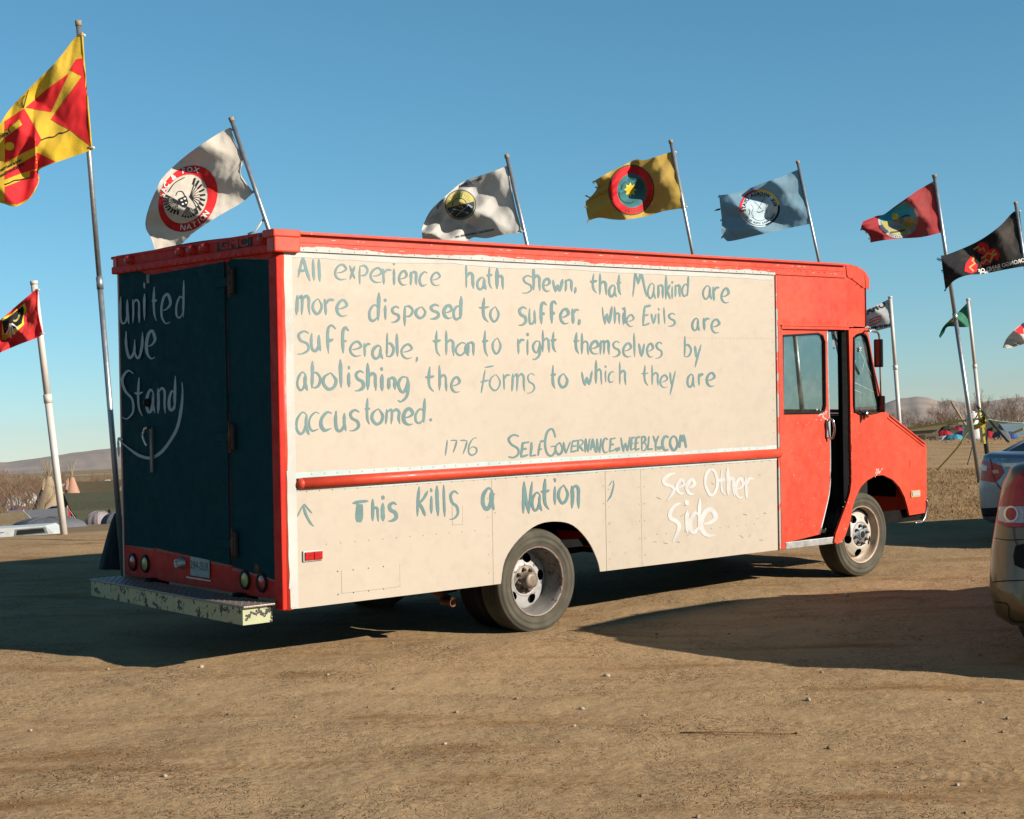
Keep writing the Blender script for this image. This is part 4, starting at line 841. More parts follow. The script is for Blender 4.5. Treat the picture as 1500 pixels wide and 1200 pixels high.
word('wEEBLY', [(928,155,998,268),(1002,158,1035,255),(1035,155,1075,255),(1082,152,1125,258),(1128,150,1172,255),(1172,148,1218,262)], O8, Z7, 2.3, taper=(.7, .7))
word('COM', [(1240,150,1292,255),(1300,148,1360,255),(1372,138,1425,240)], O8, Z7, 3.4, taper=(.7, .7))
word('.', [(886,232,926,265)], O8, Z7, 6.0, taper=(.9, .9)); word('.', [(1208,222,1236,255)], O8, Z7, 4.6, taper=(.9, .9))
O9 = (430, 690); O10 = (670, 690)
word('h', [(690,245,748,445)], O9, 6, 4.4); word('is', [(775,215,800,440),(832,280,912,440)], O9, 6, 4.0)
mb = MB(); uvs = []
stroke([(516.5,737.5),(528,735),(540,734)], 3.6, SIDE, mb, uvs); stroke([(527,738.5),(526.5,752),(526,765)], 8.4, SIDE, mb, uvs, (.8, .7)); finish_word(mb, uvs, BTEAL, van)
word('Kills', [(1085,135,1182,398),(1200,150,1225,375),(1252,128,1280,395),(1312,122,1338,400),(1370,178,1452,425)], O9, 6, 4.1)
word('a', [(218,150,325,342)], O10, 6, 5.0)
word('Nation', [(570,92,662,375),(655,188,742,352),(735,68,815,340),(845,62,872,300),(888,122,972,285),(1002,128,1075,328)], O10, 6, 3.9)
mb = MB(); uvs = []
for P, w in (([(446,738),(440,748),(436,757)], 2.2), ([(446,738),(452,746),(457.5,752)], 1.8), ([(445,740),(448,753),(455,766),(460,771)], 2.9)): stroke(P, w, SIDE, mb, uvs)
finish_word(mb, uvs, BTEAL, van)['label'] = 'small painted arrow pointing up'
mb = MB(); uvs = []
for P, w in (([(897,704),(892,712)], 1.4), ([(898.5,704),(899,711),(895,726),(889,735)], 2.0)): stroke(P, w, SIDE, mb, uvs)
finish_word(mb, uvs, BTEAL, van)
O11 = (960, 670); Z11 = 9.231
word('Zee', [(95,205,270,585),(290,305,395,490),(425,305,530,498)], O11, Z11, 4.8, BWHITE); word('O', [(668,155,845,510)], O11, Z11, 4.6, BWHITE, taper=(.9, .9))
word('ther', [(848,165,950,515),(970,140,1075,525),(1085,290,1190,545),(1208,270,1338,560)], O11, Z11, 3.7, BWHITE)
word('Z', [(175,610,340,1140)], O11, Z11, 6.2, BWHITE); word('ide', [(395,580,465,1028),(462,555,608,1005),(612,705,820,1062)], O11, Z11, 4.6, BWHITE)
OA = (160, 400); OB = (160, 540)
word('united', [(115,260,215,560),(250,290,340,550),(375,105,400,520),(465,150,525,530),(570,235,675,555),(730,80,825,490)], OA, 7.5, 3.0, BSHADE, REARP, rd)
word('We', [(180,640,370,940),(405,640,505,940)], OA, 7.5, 3.2, BSHADE, REARP, rd)
word('Stand', [(130,25,270,545),(275,95,370,515),(400,230,495,485),(520,210,615,490),(645,80,720,450)], OB, 7.406, 3.2, BSHADE, REARP, rd)
mb = MB(); uvs = []; q = lambda x, y: (160+x/7.406, 540+y/7.406)
stroke([q(790,150),q(795,260),q(782,430),q(738,640),q(650,800),q(560,910),q(450,970),q(330,945),q(230,880),q(150,815),q(95,762)], 4.0, REARP, mb, uvs); stroke([q(94,755),q(100,850),q(105,960)], 3.0, REARP, mb, uvs); stroke([q(90,757),q(120,762),q(152,768)], 3.0, REARP, mb, uvs)
finish_word(mb, uvs, BSHADE, rd)['label'] = 'curved painted arrow sweeping down and left'
# ================================================================== FLAGS AND POLES
def pole(name, label, top, bot, d, dia, mat, d2=None, base=None, group='flagpoles round the van', taper=.9):
    T = RG @ pd(*top, d); B = RG @ pd(*bot, d2 or d); D = (B-T).normalized(); p = B.copy()
    for _ in range(4000):
        if p.z <= ground_z(p.x, p.y)-.05: break
        p += D*.02
    t = thing(name, label, 'flagpole', p, 0, group, 'world'); L = (p-T).length
    n1 = .55; m_ = p.lerp(T, n1)
    MB().tube([p, m_], dia/2, 12).build('pole', mat, t, 'world'); MB().tube([m_, T], dia/2*taper, 12).build('pole', mat, t, 'world')
    MB().tube([m_-(T-p).normalized()*.06, m_+(T-p).normalized()*.06], dia/2*1.18, 12).build('pole_joint', mat, t, 'world')
    MB().tube([T, T+(T-p).normalized()*.05], dia/2*1.1, 10).build('pole_cap', WOODP if mat is GALV else mat, t, 'world')
    return t
def coons(top, bot, hoi, fly, nu, nv):
    def res(c, n):
        P = cr(c, 10); L = [0]
        for a, b in zip(P, P[1:]): L.append(L[-1]+math.hypot(a[0]-b[0], a[1]-b[1]))
        xs_ = np.linspace(0, L[-1], n+1); return np.stack([np.interp(xs_, L, [p[0] for p in P]), np.interp(xs_, L, [p[1] for p in P])], 1)
    T, B, Hh, Fl = res(top, nu), res(bot, nu), res(hoi, nv), res(fly, nv); G = np.zeros((nu+1, nv+1, 2))
    for i in range(nu+1):
        u = i/nu
        for j in range(nv+1):
            v = j/nv; G[i, j] = (1-v)*T[i]+v*B[i]+(1-u)*Hh[j]+u*Fl[j]-((1-u)*(1-v)*T[0]+u*(1-v)*T[-1]+(1-u)*v*B[0]+u*v*B[-1])
    return G
def flag(label, group, col, top, bot, hoi, fly, d, org, sc, folds, trans=.3, turn=.15, dirt=.2, var=.08):
    q = lambda P: [(org[0]+x/sc, org[1]+y/sc) for x, y in P]
    nu, nv = 72, 44; G = coons(q(top), q(bot), q(hoi), q(fly), nu, nv); wid = abs(G[0, 0, 0]-G[-1, 0, 0])/F*d
    V = []
    for i in range(nu+1):
        for j in range(nv+1):
            u, v = i/nu, j/nv; a = 0
            for (au, av, k, ph, amp) in folds: w_ = math.sin((au*u+av*v)*k+ph); a += 1.5*amp*(.45*w_+.55*math.asin(w_)/1.5708)*min(1, u*2.2+.10)
            a += .022*noise.noise(Vector((u*5, v*4, d)))+.012*abs(noise.noise(Vector((u*9-v*4, v*3+u*2, d+5))))+.006*noise.noise(Vector((u*17, v*9, d)))
            a += turn*wid*u
            V.append(wpx(G[i, j, 0], G[i, j, 1], d+a))
    fs = [(i*(nv+1)+j, i*(nv+1)+j+1, (i+1)*(nv+1)+j+1, (i+1)*(nv+1)+j) for i in range(nu) for j in range(nv)]
    loc = V[0]; t = thing('flag', label, 'flag', loc, 0, group, 'world')
    m = MB().add(V, fs, True); o = m.build('flag_cloth', cloth('flag_cloth_'+label.split()[0], col, trans, var, dirt, 1.28), t, 'world', recalc=False)
    bv = BVHTree.FromPolygons([tuple(v) for v in V], fs)
    for j in (1, nv-1):
        MB().tube([V[j]-rgt*.03, V[j]+rgt*.012, V[j]+rgt*.03-Vector((0, 0, .008))], .013, 5).build('tie', WPIPE, t, 'world')
    hem = MB(); H_ = [V[j] for j in range(0, nv+1, 4)]; hem.tube(H_, .010, 6); hem.build('hoist_hem', o.data.materials[0], t, 'world')
    return t, bv
def decal(name, polys, mat, parent, bv, off=.004, org=(0, 0), sc=1, tris=None, maxe=3.0, label=None):
    out = MB(); camw = CW
    def hit(x, y):
        px_, py_ = org[0]+x/sc, org[1]+y/sc; D = (RG.to_3x3() @ ray(px_, py_)).normalized(); loc, nrm, idx, dist = bv.ray_cast(camw, D)
        return None if loc is None else loc-D*off
    T = []
    if tris: V2, F2 = tris; T = [[V2[i] for i in f] for f in F2]
    for poly in (polys or []):
        holes = []
        if isinstance(poly, dict): holes = poly['h']; poly = poly['o']
        P3 = [[Vector((x, y, 0)) for x, y in poly]]+[[Vector((x, y, 0)) for x, y in h] for h in holes]; fl = [p for q in P3 for p in q]
        T += [[(fl[i].x, fl[i].y) for i in t] for t in geometry.tessellate_polygon(P3)]
    st = T; n = 0; key = {}
    while st and n < 60000:
        t = st.pop(); n += 1; e = [(math.hypot(t[i][0]-t[(i+1) % 3][0], t[i][1]-t[(i+1) % 3][1])/sc, i) for i in range(3)]; m, i = max(e)
        if m > maxe:
            a, b, c = t[i], t[(i+1) % 3], t[(i+2) % 3]; mm = ((a[0]+b[0])/2, (a[1]+b[1])/2); st += [[a, mm, c], [mm, b, c]]; continue
        ids = []
        for p in t:
            k = (round(p[0], 3), round(p[1], 3))
            if k not in key:
                h = hit(*p); key[k] = None if h is None else len(out.v)
                if h is not None: out.v.append(h)
            ids.append(key[k])
        if None not in ids: out.f.append(ids); out.sm.append(True)
    if not out.f: return None
    return out.build(name, mat, parent, 'world', recalc=False, label=label)
def ribbon(pts, w, n=4):
    P = cr(pts, n); L, R_ = [], []
    for i, p in enumerate(P):
        a = P[max(0, i-1)]; b = P[min(len(P)-1, i+1)]; dx, dy = b[0]-a[0], b[1]-a[1]; l = math.hypot(dx, dy) or 1; L.append((p[0]-dy/l*w/2, p[1]+dx/l*w/2)); R_.append((p[0]+dy/l*w/2, p[1]-dx/l*w/2))
    return L+R_[::-1]
def ttext(s, size, cen, ang, mirror=False, sx=1.0, bold=0.0):
    vs_, fs = text_tris(s, size, 1.0, bold); a = math.radians(ang); out = []
    for x, y in vs_:
        x = (-x if mirror else x)*sx; out.append((cen[0]+x*math.cos(a)+y*math.sin(a), cen[1]+x*math.sin(a)-y*math.cos(a)))
    return out, fs
def arctext(s, size, cen, rx, ry, a0, a1, mirror=False, inner=False, bold=0.0, rot=0, tilt=None):
    V, Fs = [], []; n = len(s)
    for i, ch in enumerate(s):
        if ch == ' ': continue
        a = a0+(a1-a0)*(i+.5)/n; r = math.radians(a); c = (cen[0]+rx*math.cos(r), cen[1]-ry*math.sin(r))
        if tilt is not None: q = r-math.radians(tilt); rr = rx*ry/math.hypot(ry*math.cos(q), rx*math.sin(q)); c = (cen[0]+rr*math.cos(r), cen[1]-rr*math.sin(r))
        tang = -a+90 if not inner else -a-90
        v, f = ttext(ch, size, c, tang+rot, mirror, 1, bold); b = len(V); V += v; Fs += [tuple(b+k for k in t) for t in f]
    return V, Fs
FR = simple('flag_print_red', (.66, .025, .03), .8); FY = simple('flag_print_yellow', (.78, .54, .05), .8); FB = simple('flag_print_black', (.02, .02, .022), .8); FW = simple('flag_print_white', (.8, .78, .72), .8)
FN = simple('flag_print_navy', (.05, .065, .10), .8); FT = simple('flag_print_shaded_teal', (.05, .17, .19), .8); FG = simple('flag_print_green', (.03, .09, .05), .8); FS = simple('flag_print_sky', (.06, .42, .52), .8); FO = simple('flag_print_olive', (.44, .38, .12), .8); FGR = simple('flag_print_grey', (.36, .38, .38), .8); FOR = simple('flag_print_orange', (.5, .17, .06), .8)
GF = 'tribal flags flying round the van'
# 1 big yellow and red flag
pole('flagpole', 'tall steel flagpole left of the van carrying the big yellow and red flag', (115, 38), (168, 680), 15.2, .055, GALV)
t, bv = flag('big yellow flag with red shapes flying at the far left', GF, (.66, .42, .035), [(515,75),(470,110),(350,260),(180,430),(60,560),(-20,680),(-120,800)], [(575,815),(430,865),(250,935),(245,1010),(190,1115),(100,1168),(20,1150),(-90,1120)], [(515,75),(525,240),(550,520),(575,815)], [(-120,800),(-130,950),(-90,1120)], 15.1, (0, 30), 4.2857, [(1, .5, 13, 1.0, .045), (1.0, -.4, 21, .4, .016)], turn=-.1)
k = dict(org=(0, 30), sc=4.2857)
decal('red_patch', [[(478,244),(524,236),(548,510),(574,792),(450,695),(318,622),(515,350),(438,312)], [(160,548),(290,435),(435,330),(320,575)], [(30,632),(152,552),(215,660),(262,750),(235,790),(150,830),(30,895)], [(235,830),(350,887),(205,940)], [(30,950),(215,850),(233,832),(205,938),(120,965),(30,1000)]], FR, t, bv, **k)
decal('red_patch', [[(30,1045),(185,985),(190,945),(257,940),(235,1030),(185,1115),(110,1155),(30,1140)]], FR, t, bv, **k)
decal('yellow_label', [[(30,700),(122,620),(138,655),(30,735)], ell(60, 790, 30, 26)], FY, t, bv, off=.008, **k)
decal('wavy_line', [ribbon([(258,752),(300,735),(340,730),(370,708),(400,705),(435,688)], 7)], FB, t, bv, off=.008, **k); decal('leaf_outline', [ribbon([(180,435),(165,490),(150,548)], 3), ribbon([(160,470),(140,500),(150,548)], 3), ribbon([(150,548),(120,530),(105,512)], 3), ribbon([(130,500),(138,525),(150,548)], 3)], FB, t, bv, off=.008, **k)
decal('wavy_line', [ribbon([(30,1030),(60,1020),(90,1005),(130,1000),(182,988)], 8)], FB, t, bv, off=.008, **k)
for s_, sz, c, a in (('Yankton', 44, (45, 705), -34), ('Land of the Friendly', 26, (90, 895), -27), ('of the Seven Council', 26, (100, 925), -27)): decal('lettering', None, FB, t, bv, off=.012, tris=ttext(s_, sz, (c[0]-30, c[1]+16), a, True, .8, 1.0), **k)
# 2 cream flag with red ring
pole('flagpole', 'leaning steel flagpole behind the rear corner of the van roof', (340, 178), (394, 337), 19, .06, GALV)
t, bv = flag('cream flag with red ring and eagle emblem above the rear of the van', GF, (.60, .53, .45), [(800,150),(700,200),(450,370),(270,540),(215,640)], [(985,670),(890,750),(700,860),(520,980),(390,1095),(215,1175)], [(800,150),(835,260),(900,400),(880,520),(985,670)], [(215,640),(165,750),(130,870),(130,955),(175,1040),(215,1175)], 19, (190, 160), 5.4545, [(1, .55, 9, 2.2, .10), (.8, 1, 15, 0, .03)], turn=-.05, dirt=.1)
k = dict(org=(190, 160), sc=5.4545); c0 = (465, 715)
def rot_ell(c, a, b, ang, n=36):
    r = math.radians(ang); return [(c[0]+a*math.cos(2*math.pi*i/n)*math.cos(r)+b*math.sin(2*math.pi*i/n)*math.sin(r), c[1]+a*math.cos(2*math.pi*i/n)*-math.sin(r)+b*math.sin(2*math.pi*i/n)*math.cos(r)) for i in range(n)]
decal('red_ring', [{'o': rot_ell(c0, 280, 222, 60), 'h': [rot_ell((447, 717), 205, 168, 60)]}], FR, t, bv, off=.006, **k)
decal('lettering', None, FW, t, bv, off=.012, tris=arctext('SAC & FOX', 58, (458, 716), 243, 195, 178, 66, bold=1.5, tilt=60), **k); decal('lettering', None, FW, t, bv, off=.012, tris=arctext('NATION', 60, (458, 716), 243, 195, 256, 328, inner=True, bold=1.5, tilt=60), **k)
E2 = []
for sgn, ca in ((1, (520, 660)), (-1, (350, 770))):
    for i in range(9):
        if sgn > 0: a = 70-i*16; p0 = (480, 700); p1 = (480+125*math.cos(math.radians(a)), 700-160*math.sin(math.radians(a)))
        else: a = 150+i*14; p0 = (400, 740); p1 = (400+130*math.cos(math.radians(a)), 740-105*math.sin(math.radians(a)))
        m = ((p0[0]+p1[0])/2+10*sgn, (p0[1]+p1[1])/2-8); E2.append(ribbon([p0, m, p1], 5)); E2.append(ribbon([((p0[0]+2*p1[0])/3, (p0[1]+2*p1[1])/3), p1], 15))
for i in range(7): a = 245+i*15; E2.append(ribbon([(460, 780), (460+95*math.cos(math.radians(a)), 780-88*math.sin(math.radians(a)))], 5)); E2.append(ell(460+88*math.cos(math.radians(a)), 780-82*math.sin(math.radians(a)), 9, 9, 10))
E2 += [ribbon([(370, 690), (385, 660), (420, 658), (440, 690), (445, 720)], 6), ribbon([(440, 545), (360, 590), (310, 660)], 7)]
decal('eagle_emblem', E2, FB, t, bv, off=.010, **k); decal('shield', [[(390, 715), (450, 690), (468, 740), (455, 785), (425, 780), (395, 755)]], FB, t, bv, off=.014, **k)
decal('shield_dots', [ell(415, 728, 9, 7, 10), ell(440, 715, 9, 7, 10), ell(425, 758, 9, 7, 10), ell(450, 748, 8, 7, 10)], FW, t, bv, off=.018, **k)
o = MB(); a = wpx(386, 321, 19); b = wpx(363, 343, 19); o.tube([a, a.lerp(b, .5)+Vector((0, 0, -.05)), b], .012, 5); tag(o.build('cord', WPIPE, None, 'world'), 'frayed white cord trailing from the pole behind the van roof', 'cord')
# 3 white flag with yellow and navy disc
pole('flagpole', 'steel flagpole behind the middle of the roof carrying the white flag', (743, 232), (772, 357), 20, .055, GALV)
t, bv = flag('white flag with yellow and navy disc half hidden by the roof', GF, (.52, .49, .45), [(1085,165),(900,240),(650,320),(540,380),(400,500),(250,640),(185,740)], [(1230,905),(1000,935),(850,968),(700,960),(610,1010),(400,1060),(155,1030)], [(1085,165),(1110,400),(1160,650),(1230,905)], [(185,740),(140,850),(135,920),(155,1030)], 20, (600, 220), 7.5, [(1, .7, 10, 3.4, .10), (1, -1, 14, 1, .04), (2, .3, 16, 0, .02)], turn=.0, dirt=.1)
k = dict(org=(600, 220), sc=7.5); c0 = (560, 600)
decal('disc_rim', [ell(*c0, 172, 166)], FN, t, bv, off=.006, **k); decal('gold_rim', [{'o': ell(*c0, 162, 156), 'h': [ell(*c0, 153, 147)]}], FO, t, bv, off=.010, **k)
decal('sun_half', [[(c0[0]+152*math.cos(math.radians(a)), c0[1]-146*math.sin(math.radians(a))) for a in range(14, 200, 6)]], FO, t, bv, off=.014, **k)
decal('sun_rays', [ribbon(ell(*(548, 600), 78, 72, 16, 12, 190), 8), ribbon([(540, 540), (552, 600)], 7)]+[ribbon([(c0[0]-10+(90+(i % 2)*8)*math.cos(math.radians(a)), c0[1]-(85)*math.sin(math.radians(a))), (c0[0]-10+138*math.cos(math.radians(a)), c0[1]-132*math.sin(math.radians(a)))], 3.5) for i, a in enumerate(range(25, 180, 13))], FN, t, bv, off=.018, **k)
decal('crossed_tools', [ribbon([(470, 645), (560, 665), (640, 690)], 7), ribbon([(510, 725), (590, 655), (650, 600)], 9), ell(633, 688, 16, 12, 12), [(635, 590), (660, 600), (695, 625), (682, 637), (650, 612)], ribbon([(540, 625), (575, 620), (585, 650), (560, 665)], 8)], FGR, t, bv, off=.014, **k)
for s_, sz, c, a in (('SERPENT RIVER', 40, (670, 358), -20), ('NATION', 40, (345, 580), -54), ('KENEBEGINC ANISHINABEK AKI', 30, (715, 915), -11)): decal('lettering', None, FN, t, bv, off=.010, tris=ttext(s_, sz, c, a, True, 1.0, 1.0), **k)
# 4 gold flag
pole('flagpole', 'dark tipped steel flagpole behind the roof carrying the gold flag', (983, 210), (1015, 373), 24, .06, GALV)
t, bv = flag('tattered gold flag with red and teal roundel', GF, (.47, .31, .07), [(985,140),(830,190),(690,232),(610,225),(460,295),(330,360),(205,432)], [(1095,705),(900,730),(700,785),(500,815),(380,812),(250,795),(150,822)], [(985,140),(1040,450),(1095,700)], [(205,432),(235,500),(160,600),(120,640),(130,740),(150,822)], 24, (840, 200), 6.668, [(1, .25, 10, 2.4, .12), (1, -.8, 17, 1, .035), (.4, 1, 9, 0, .03)], turn=.05)
k = dict(org=(840, 200), sc=6.668); c0 = (565, 523)
decal('green_rim', [ell(*c0, 226, 248)], FG, t, bv, off=.006, **k); decal('red_ring', [{'o': ell(*c0, 214, 236), 'h': [ell(*(572, 530), 145, 168)]}], FR, t, bv, off=.012, **k)
decal('teal_disc', [ell(*(572, 530), 145, 168)], FT, t, bv, off=.010, **k)  # teal darkened to carry the fold shadow across the disc
decal('star', [[(555+(62 if i % 2 == 0 else 38)*math.cos(math.radians(22.5*i)), 520-(72 if i % 2 == 0 else 44)*math.sin(math.radians(22.5*i))) for i in range(16)]], FY, t, bv, off=.018, **k)
decal('wreath', [ribbon([(450, 540), (455, 600), (500, 640), (560, 650), (590, 630)], 9), ribbon([(470, 520), (480, 470), (510, 440)], 9), ribbon([(550, 400), (600, 420), (650, 430)], 9)], FG, t, bv, off=.018, **k)
decal('lettering', None, FG, t, bv, off=.018, tris=arctext('OWU PUEBLO TRIBE', 46, c0, 180, 204, 40, -110, True), **k)
def fray(t, org, sc, d, seeds):
    m = MB(); rn = random.Random(int(d*10))
    for (x, y, dx, dy) in seeds:
        for q in range(3):
            P = [(org[0]+(x+rn.uniform(-6, 6))/sc, org[1]+(y+rn.uniform(-8, 8))/sc)]; 
            for h in range(3): P.append((P[-1][0]+dx/sc/3*rn.uniform(.6, 1.3), P[-1][1]+dy/sc/3*rn.uniform(.2, 1.6)+rn.uniform(-6, 6)/sc))
            m.tube([wpx(a, b, d) for a, b in cr(P, 3)], .006, 4)
    m.build('fray_thread', t.children[0].data.materials[0], t, 'world', kind='stuff')
fray(t, (840, 200), 6.668, 24, [(160, 600, -45, -25), (205, 440, -15, 20), (150, 815, -15, 15), (130, 690, -18, 5), (235, 500, -20, 8)])
# 5 pale blue flag
pole('flagpole', 'thin galvanised flagpole behind the roof carrying the pale blue flag', (1169, 240), (1200, 384), 26, .055, GALV)
t, bv = flag('pale blue flag with white disc and four coloured arcs', GF, (.19, .33, .43), [(1040,140),(850,220),(650,290),(480,355),(300,405),(175,420)], [(1180,735),(900,790),(600,860),(300,925),(240,900)], [(1040,140),(1100,400),(1180,735)], [(175,420),(190,560),(205,700),(200,850),(240,900)], 26, (1030, 230), 7.5, [(1, .35, 11, 1.2, .10), (.5, 1, 13, 2, .05)], turn=.0, trans=.4)
k = dict(org=(1030, 230), sc=7.5); c0 = (622, 562)
decal('white_disc', [ell(*c0, 200, 188)], simple('flag_print_pale_blue', (.46, .58, .64), .8), t, bv, off=.006, **k)
for nm, mt, a0, a1 in (('red_arc', FR, 100, 192), ('yellow_arc', FY, 12, 96), ('black_arc', FB, -70, 8), ('white_arc', FW, 196, 286)): decal(nm, [[(c0[0]+221*math.cos(math.radians(a)), c0[1]-206*math.sin(math.radians(a))) for a in np.linspace(a0, a1, 20)]+[(c0[0]+(198 if nm != 'white_arc' else 212)*math.cos(math.radians(a)), c0[1]-(184 if nm != 'white_arc' else 198)*math.sin(math.radians(a))) for a in np.linspace(a1, a0, 20)]], mt, t, bv, off=.012, **k)
decal('lettering', None, FB, t, bv, off=.012, tris=arctext('KUL WICASA OYATE', 54, c0, 172, 156, 8, 195, True, bold=1.5), **k)
decal('lettering', None, FB, t, bv, off=.012, tris=arctext('LOWER BRULE SIOUX TRIBE', 26, c0, 175, 166, -22, -146, True, inner=True, bold=.8), **k)
decal('crossed_pipes', [ribbon([(560, 490), (640, 570)], 4), ribbon([(672, 455), (600, 575)], 4), ribbon([(590, 600), (625, 608), (665, 585)], 7), ribbon([(540, 660), (580, 690), (640, 700), (720, 665)], 5), ribbon([(520, 520), (550, 560), (535, 620), (560, 660)], 3), ribbon([(700, 520), (690, 570), (700, 620)], 3), ribbon([(500, 570), (515, 600), (505, 640)], 4), ribbon([(590, 440), (640, 430), (680, 440)], 3)], FB, t, bv, off=.012, **k)
fray(t, (1030, 230), 7.5, 26, [(188, 572, -62, 14), (178, 430, -12, 12), (215, 870, -10, 25), (205, 700, -14, 4)])
# 6 red flag with landscape seal
pole('flagpole', 'long leaning steel flagpole standing right of the van cab', (1369, 260), (1431, 680), 28, .075, GALV)
t, bv = flag('red flag with round landscape seal right of the roof', GF, (.36, .045, .05), [(1160,165),(960,280),(800,390),(600,530),(450,640),(340,665),(140,745)], [(1300,905),(1000,975),(700,995),(450,1020),(250,1055)], [(1160,165),(1230,550),(1300,905)], [(140,745),(115,850),(190,900),(240,970),(250,1055)], 28, (1250, 250), 10, [(1, .25, 9, 1.7, .13), (.6, 1, 14, 1, .03)], turn=.05)
k = dict(org=(1250, 250), sc=10); cl = lambda P: P
c0 = (655, 710)
def clipline(P): return [(x, max(y, 165+(1160-x)*.64+22)) if x < 1160 else (x, y) for x, y in P]
decal('seal_rim', [clipline(ell(*c0, 292, 278, 48))], FGR, t, bv, off=.006, **k); decal('seal_sky', [clipline(ell(645, 700, 245, 238, 48))], FS, t, bv, off=.012, **k)
decal('seal_land', [[(645+245*math.cos(math.radians(a)), 700-238*math.sin(math.radians(a))) for a in range(190, 368, 8)]+[(760, 690), (700, 760), (520, 740)]], FO, t, bv, off=.018, **k)
decal('seal_sun', [ell(612, 672, 52, 50, 20)], FY, t, bv, off=.024, **k)
decal('seal_buffalo', [[(380, 800), (430, 790), (470, 850), (520, 890), (490, 920), (440, 890), (390, 840)], ribbon([(700, 690), (760, 660), (820, 665)], 18), ribbon([(540, 905), (640, 895), (760, 870)], 22), ribbon([(680, 700), (710, 790)], 5)], FN, t, bv, off=.024, **k)
decal('seal_lodge', [[(520, 760), (600, 740), (680, 700), (740, 760), (730, 830), (640, 870), (520, 860)], [(730, 690), (790, 680), (810, 740), (750, 750)]], FGR, t, bv, off=.021, **k)
decal('lettering', None, FB, t, bv, off=.012, tris=arctext('NORTHERN TRIBE OF THE PLAINS', 34, c0, 268, 256, 65, -120, True), **k)
fray(t, (1250, 250), 10, 28, [(120, 850, -10, 22), (240, 990, -12, 10), (190, 900, -14, 10)])
# 7 black flag, its pole just inside the right edge
pole('flagpole', 'steel flagpole at the right edge holding the black flag', (1488, 300), (1540, 640), 27, .06, GALV)
t, bv = flag('black flag with red and gold zigzag emblem at the right edge', GF, (.018, .018, .02), [(690,90),(640,115),(550,210),(430,300),(310,365),(150,430),(95,440)], [(745,520),(600,545),(420,580),(300,590),(200,630),(130,705)], [(690,90),(715,300),(745,520)], [(95,440),(110,560),(130,705)], 27, (1360, 290), 5.214, [(1, .3, 9, 1.7, .10)], turn=.05, trans=.05)
k = dict(org=(1360, 290), sc=5.214)
decal('red_emblem', [ell(415, 385, 48, 45, 16), [(455, 395), (510, 385), (545, 430), (530, 480), (500, 460), (470, 510), (400, 520), (380, 480)], [(340, 430), (285, 500), (275, 560), (330, 580), (370, 560), (380, 480)]], FR, t, bv, off=.006, **k)
zz = [(400, 470), (430, 410), (450, 425), (470, 400), (490, 420), (515, 395)]
decal('gold_zigzag', [ribbon([(390, 490), (420, 500), (440, 470), (470, 490), (490, 440), (520, 425)], 16, 1), ribbon([(395, 460), (430, 450), (450, 420), (480, 430), (505, 400)], 12, 1), ribbon([(350, 450), (335, 480), (355, 500), (315, 530), (345, 560)], 15, 1), ribbon([(345, 395), (380, 370), (395, 400), (420, 380), (430, 410)], 12, 1)], FO, t, bv, off=.012, **k)
decal('emblem_centre', [ell(382, 465, 22, 40, 16)], FB, t, bv, off=.018, **k)
decal('lettering', None, FW, t, bv, off=.012, tris=ttext('MORONGO BAND OF', 42, (575, 515), -14, True, .95, 1.2), **k); decal('lettering', None, FW, t, bv, off=.012, tris=ttext('MISSION INDIANS', 22, (480, 562), -10, True, 1, .8), **k)
fray(t, (1360, 290), 5.214, 27, [(97, 475, -38, -6), (130, 700, -8, 8), (108, 560, -10, 4)])
# 8 green, 9 white clan flag, 10 white corner, 11 red
pole('flagpole', 'pale wooden flagpole behind the leaning pole carrying the green flag', (1418, 440), (1440, 655), 46, .11, WPIPE)
t, bv = flag('small green flag with orange patch in the distance', GF, (.035, .20, .12), [(318,778),(220,880),(150,945),(110,990),(80,1055)], [(325,988),(250,990),(150,985),(120,1030),(90,1072)], [(318,778),(325,985)], [(80,1055),(90,1072)], 46, (1360, 290), 5.214, [(1, .5, 8, 0, .18)], turn=0)
k = dict(org=(1360, 290), sc=5.214); decal('orange_patch', [[(203, 900), (160, 938), (150, 950), (205, 948)]], FOR, t, bv, off=.01, **k); decal('white_patch', [[(200, 930), (170, 943), (203, 945)]], FW, t, bv, off=.02, **k)
pole('flagpole', 'grey flagpole rising behind the red hood', (1304, 437), (1319, 640), 42, .11, WPIPE)
t, bv = flag('white and grey flag half hidden behind the cab corner', GF, (.40, .42, .44), [(162,530),(80,570),(0,600),(-60,640)], [(165,637),(80,660),(0,690),(-50,720)], [(162,530),(165,637)], [(-60,640),(-50,720)], 42, (1240, 230), 2.553, [(1, .4, 12, 1, .16)], turn=0)
k = dict(org=(1240, 230), sc=2.553); decal('lettering', None, FB, t, bv, off=.01, tris=ttext('OMAHA', 34, (88, 574), -24, True, 1, 1), **k); decal('lettering', None, FB, t, bv, off=.01, tris=ttext('TRIBE OF NEBRASKA', 12, (115, 637), -10, True, 1, .8), **k)
decal('red_streaks', [ribbon([(84, 612), (110, 600), (130, 596)], 4), ribbon([(84, 622), (110, 610), (132, 604)], 4), ribbon([(86, 630), (112, 622), (128, 612)], 4)], FR, t, bv, off=.01, **k)
pole('flagpole', 'white flagpole just outside the right edge', (1506, 470), (1520, 650), 44, .12, WPIPE)
t, bv = flag('corner of a white flag with red trim at the right edge', GF, (.55, .54, .52), [(760,930),(678,990),(600,1070),(568,1142)], [(775,1100),(690,1128),(620,1145),(568,1145)], [(760,930),(775,1100)], [(568,1142),(568,1145)], 44, (1360, 290), 5.214, [(1, .4, 8, 1, .16)], turn=0)
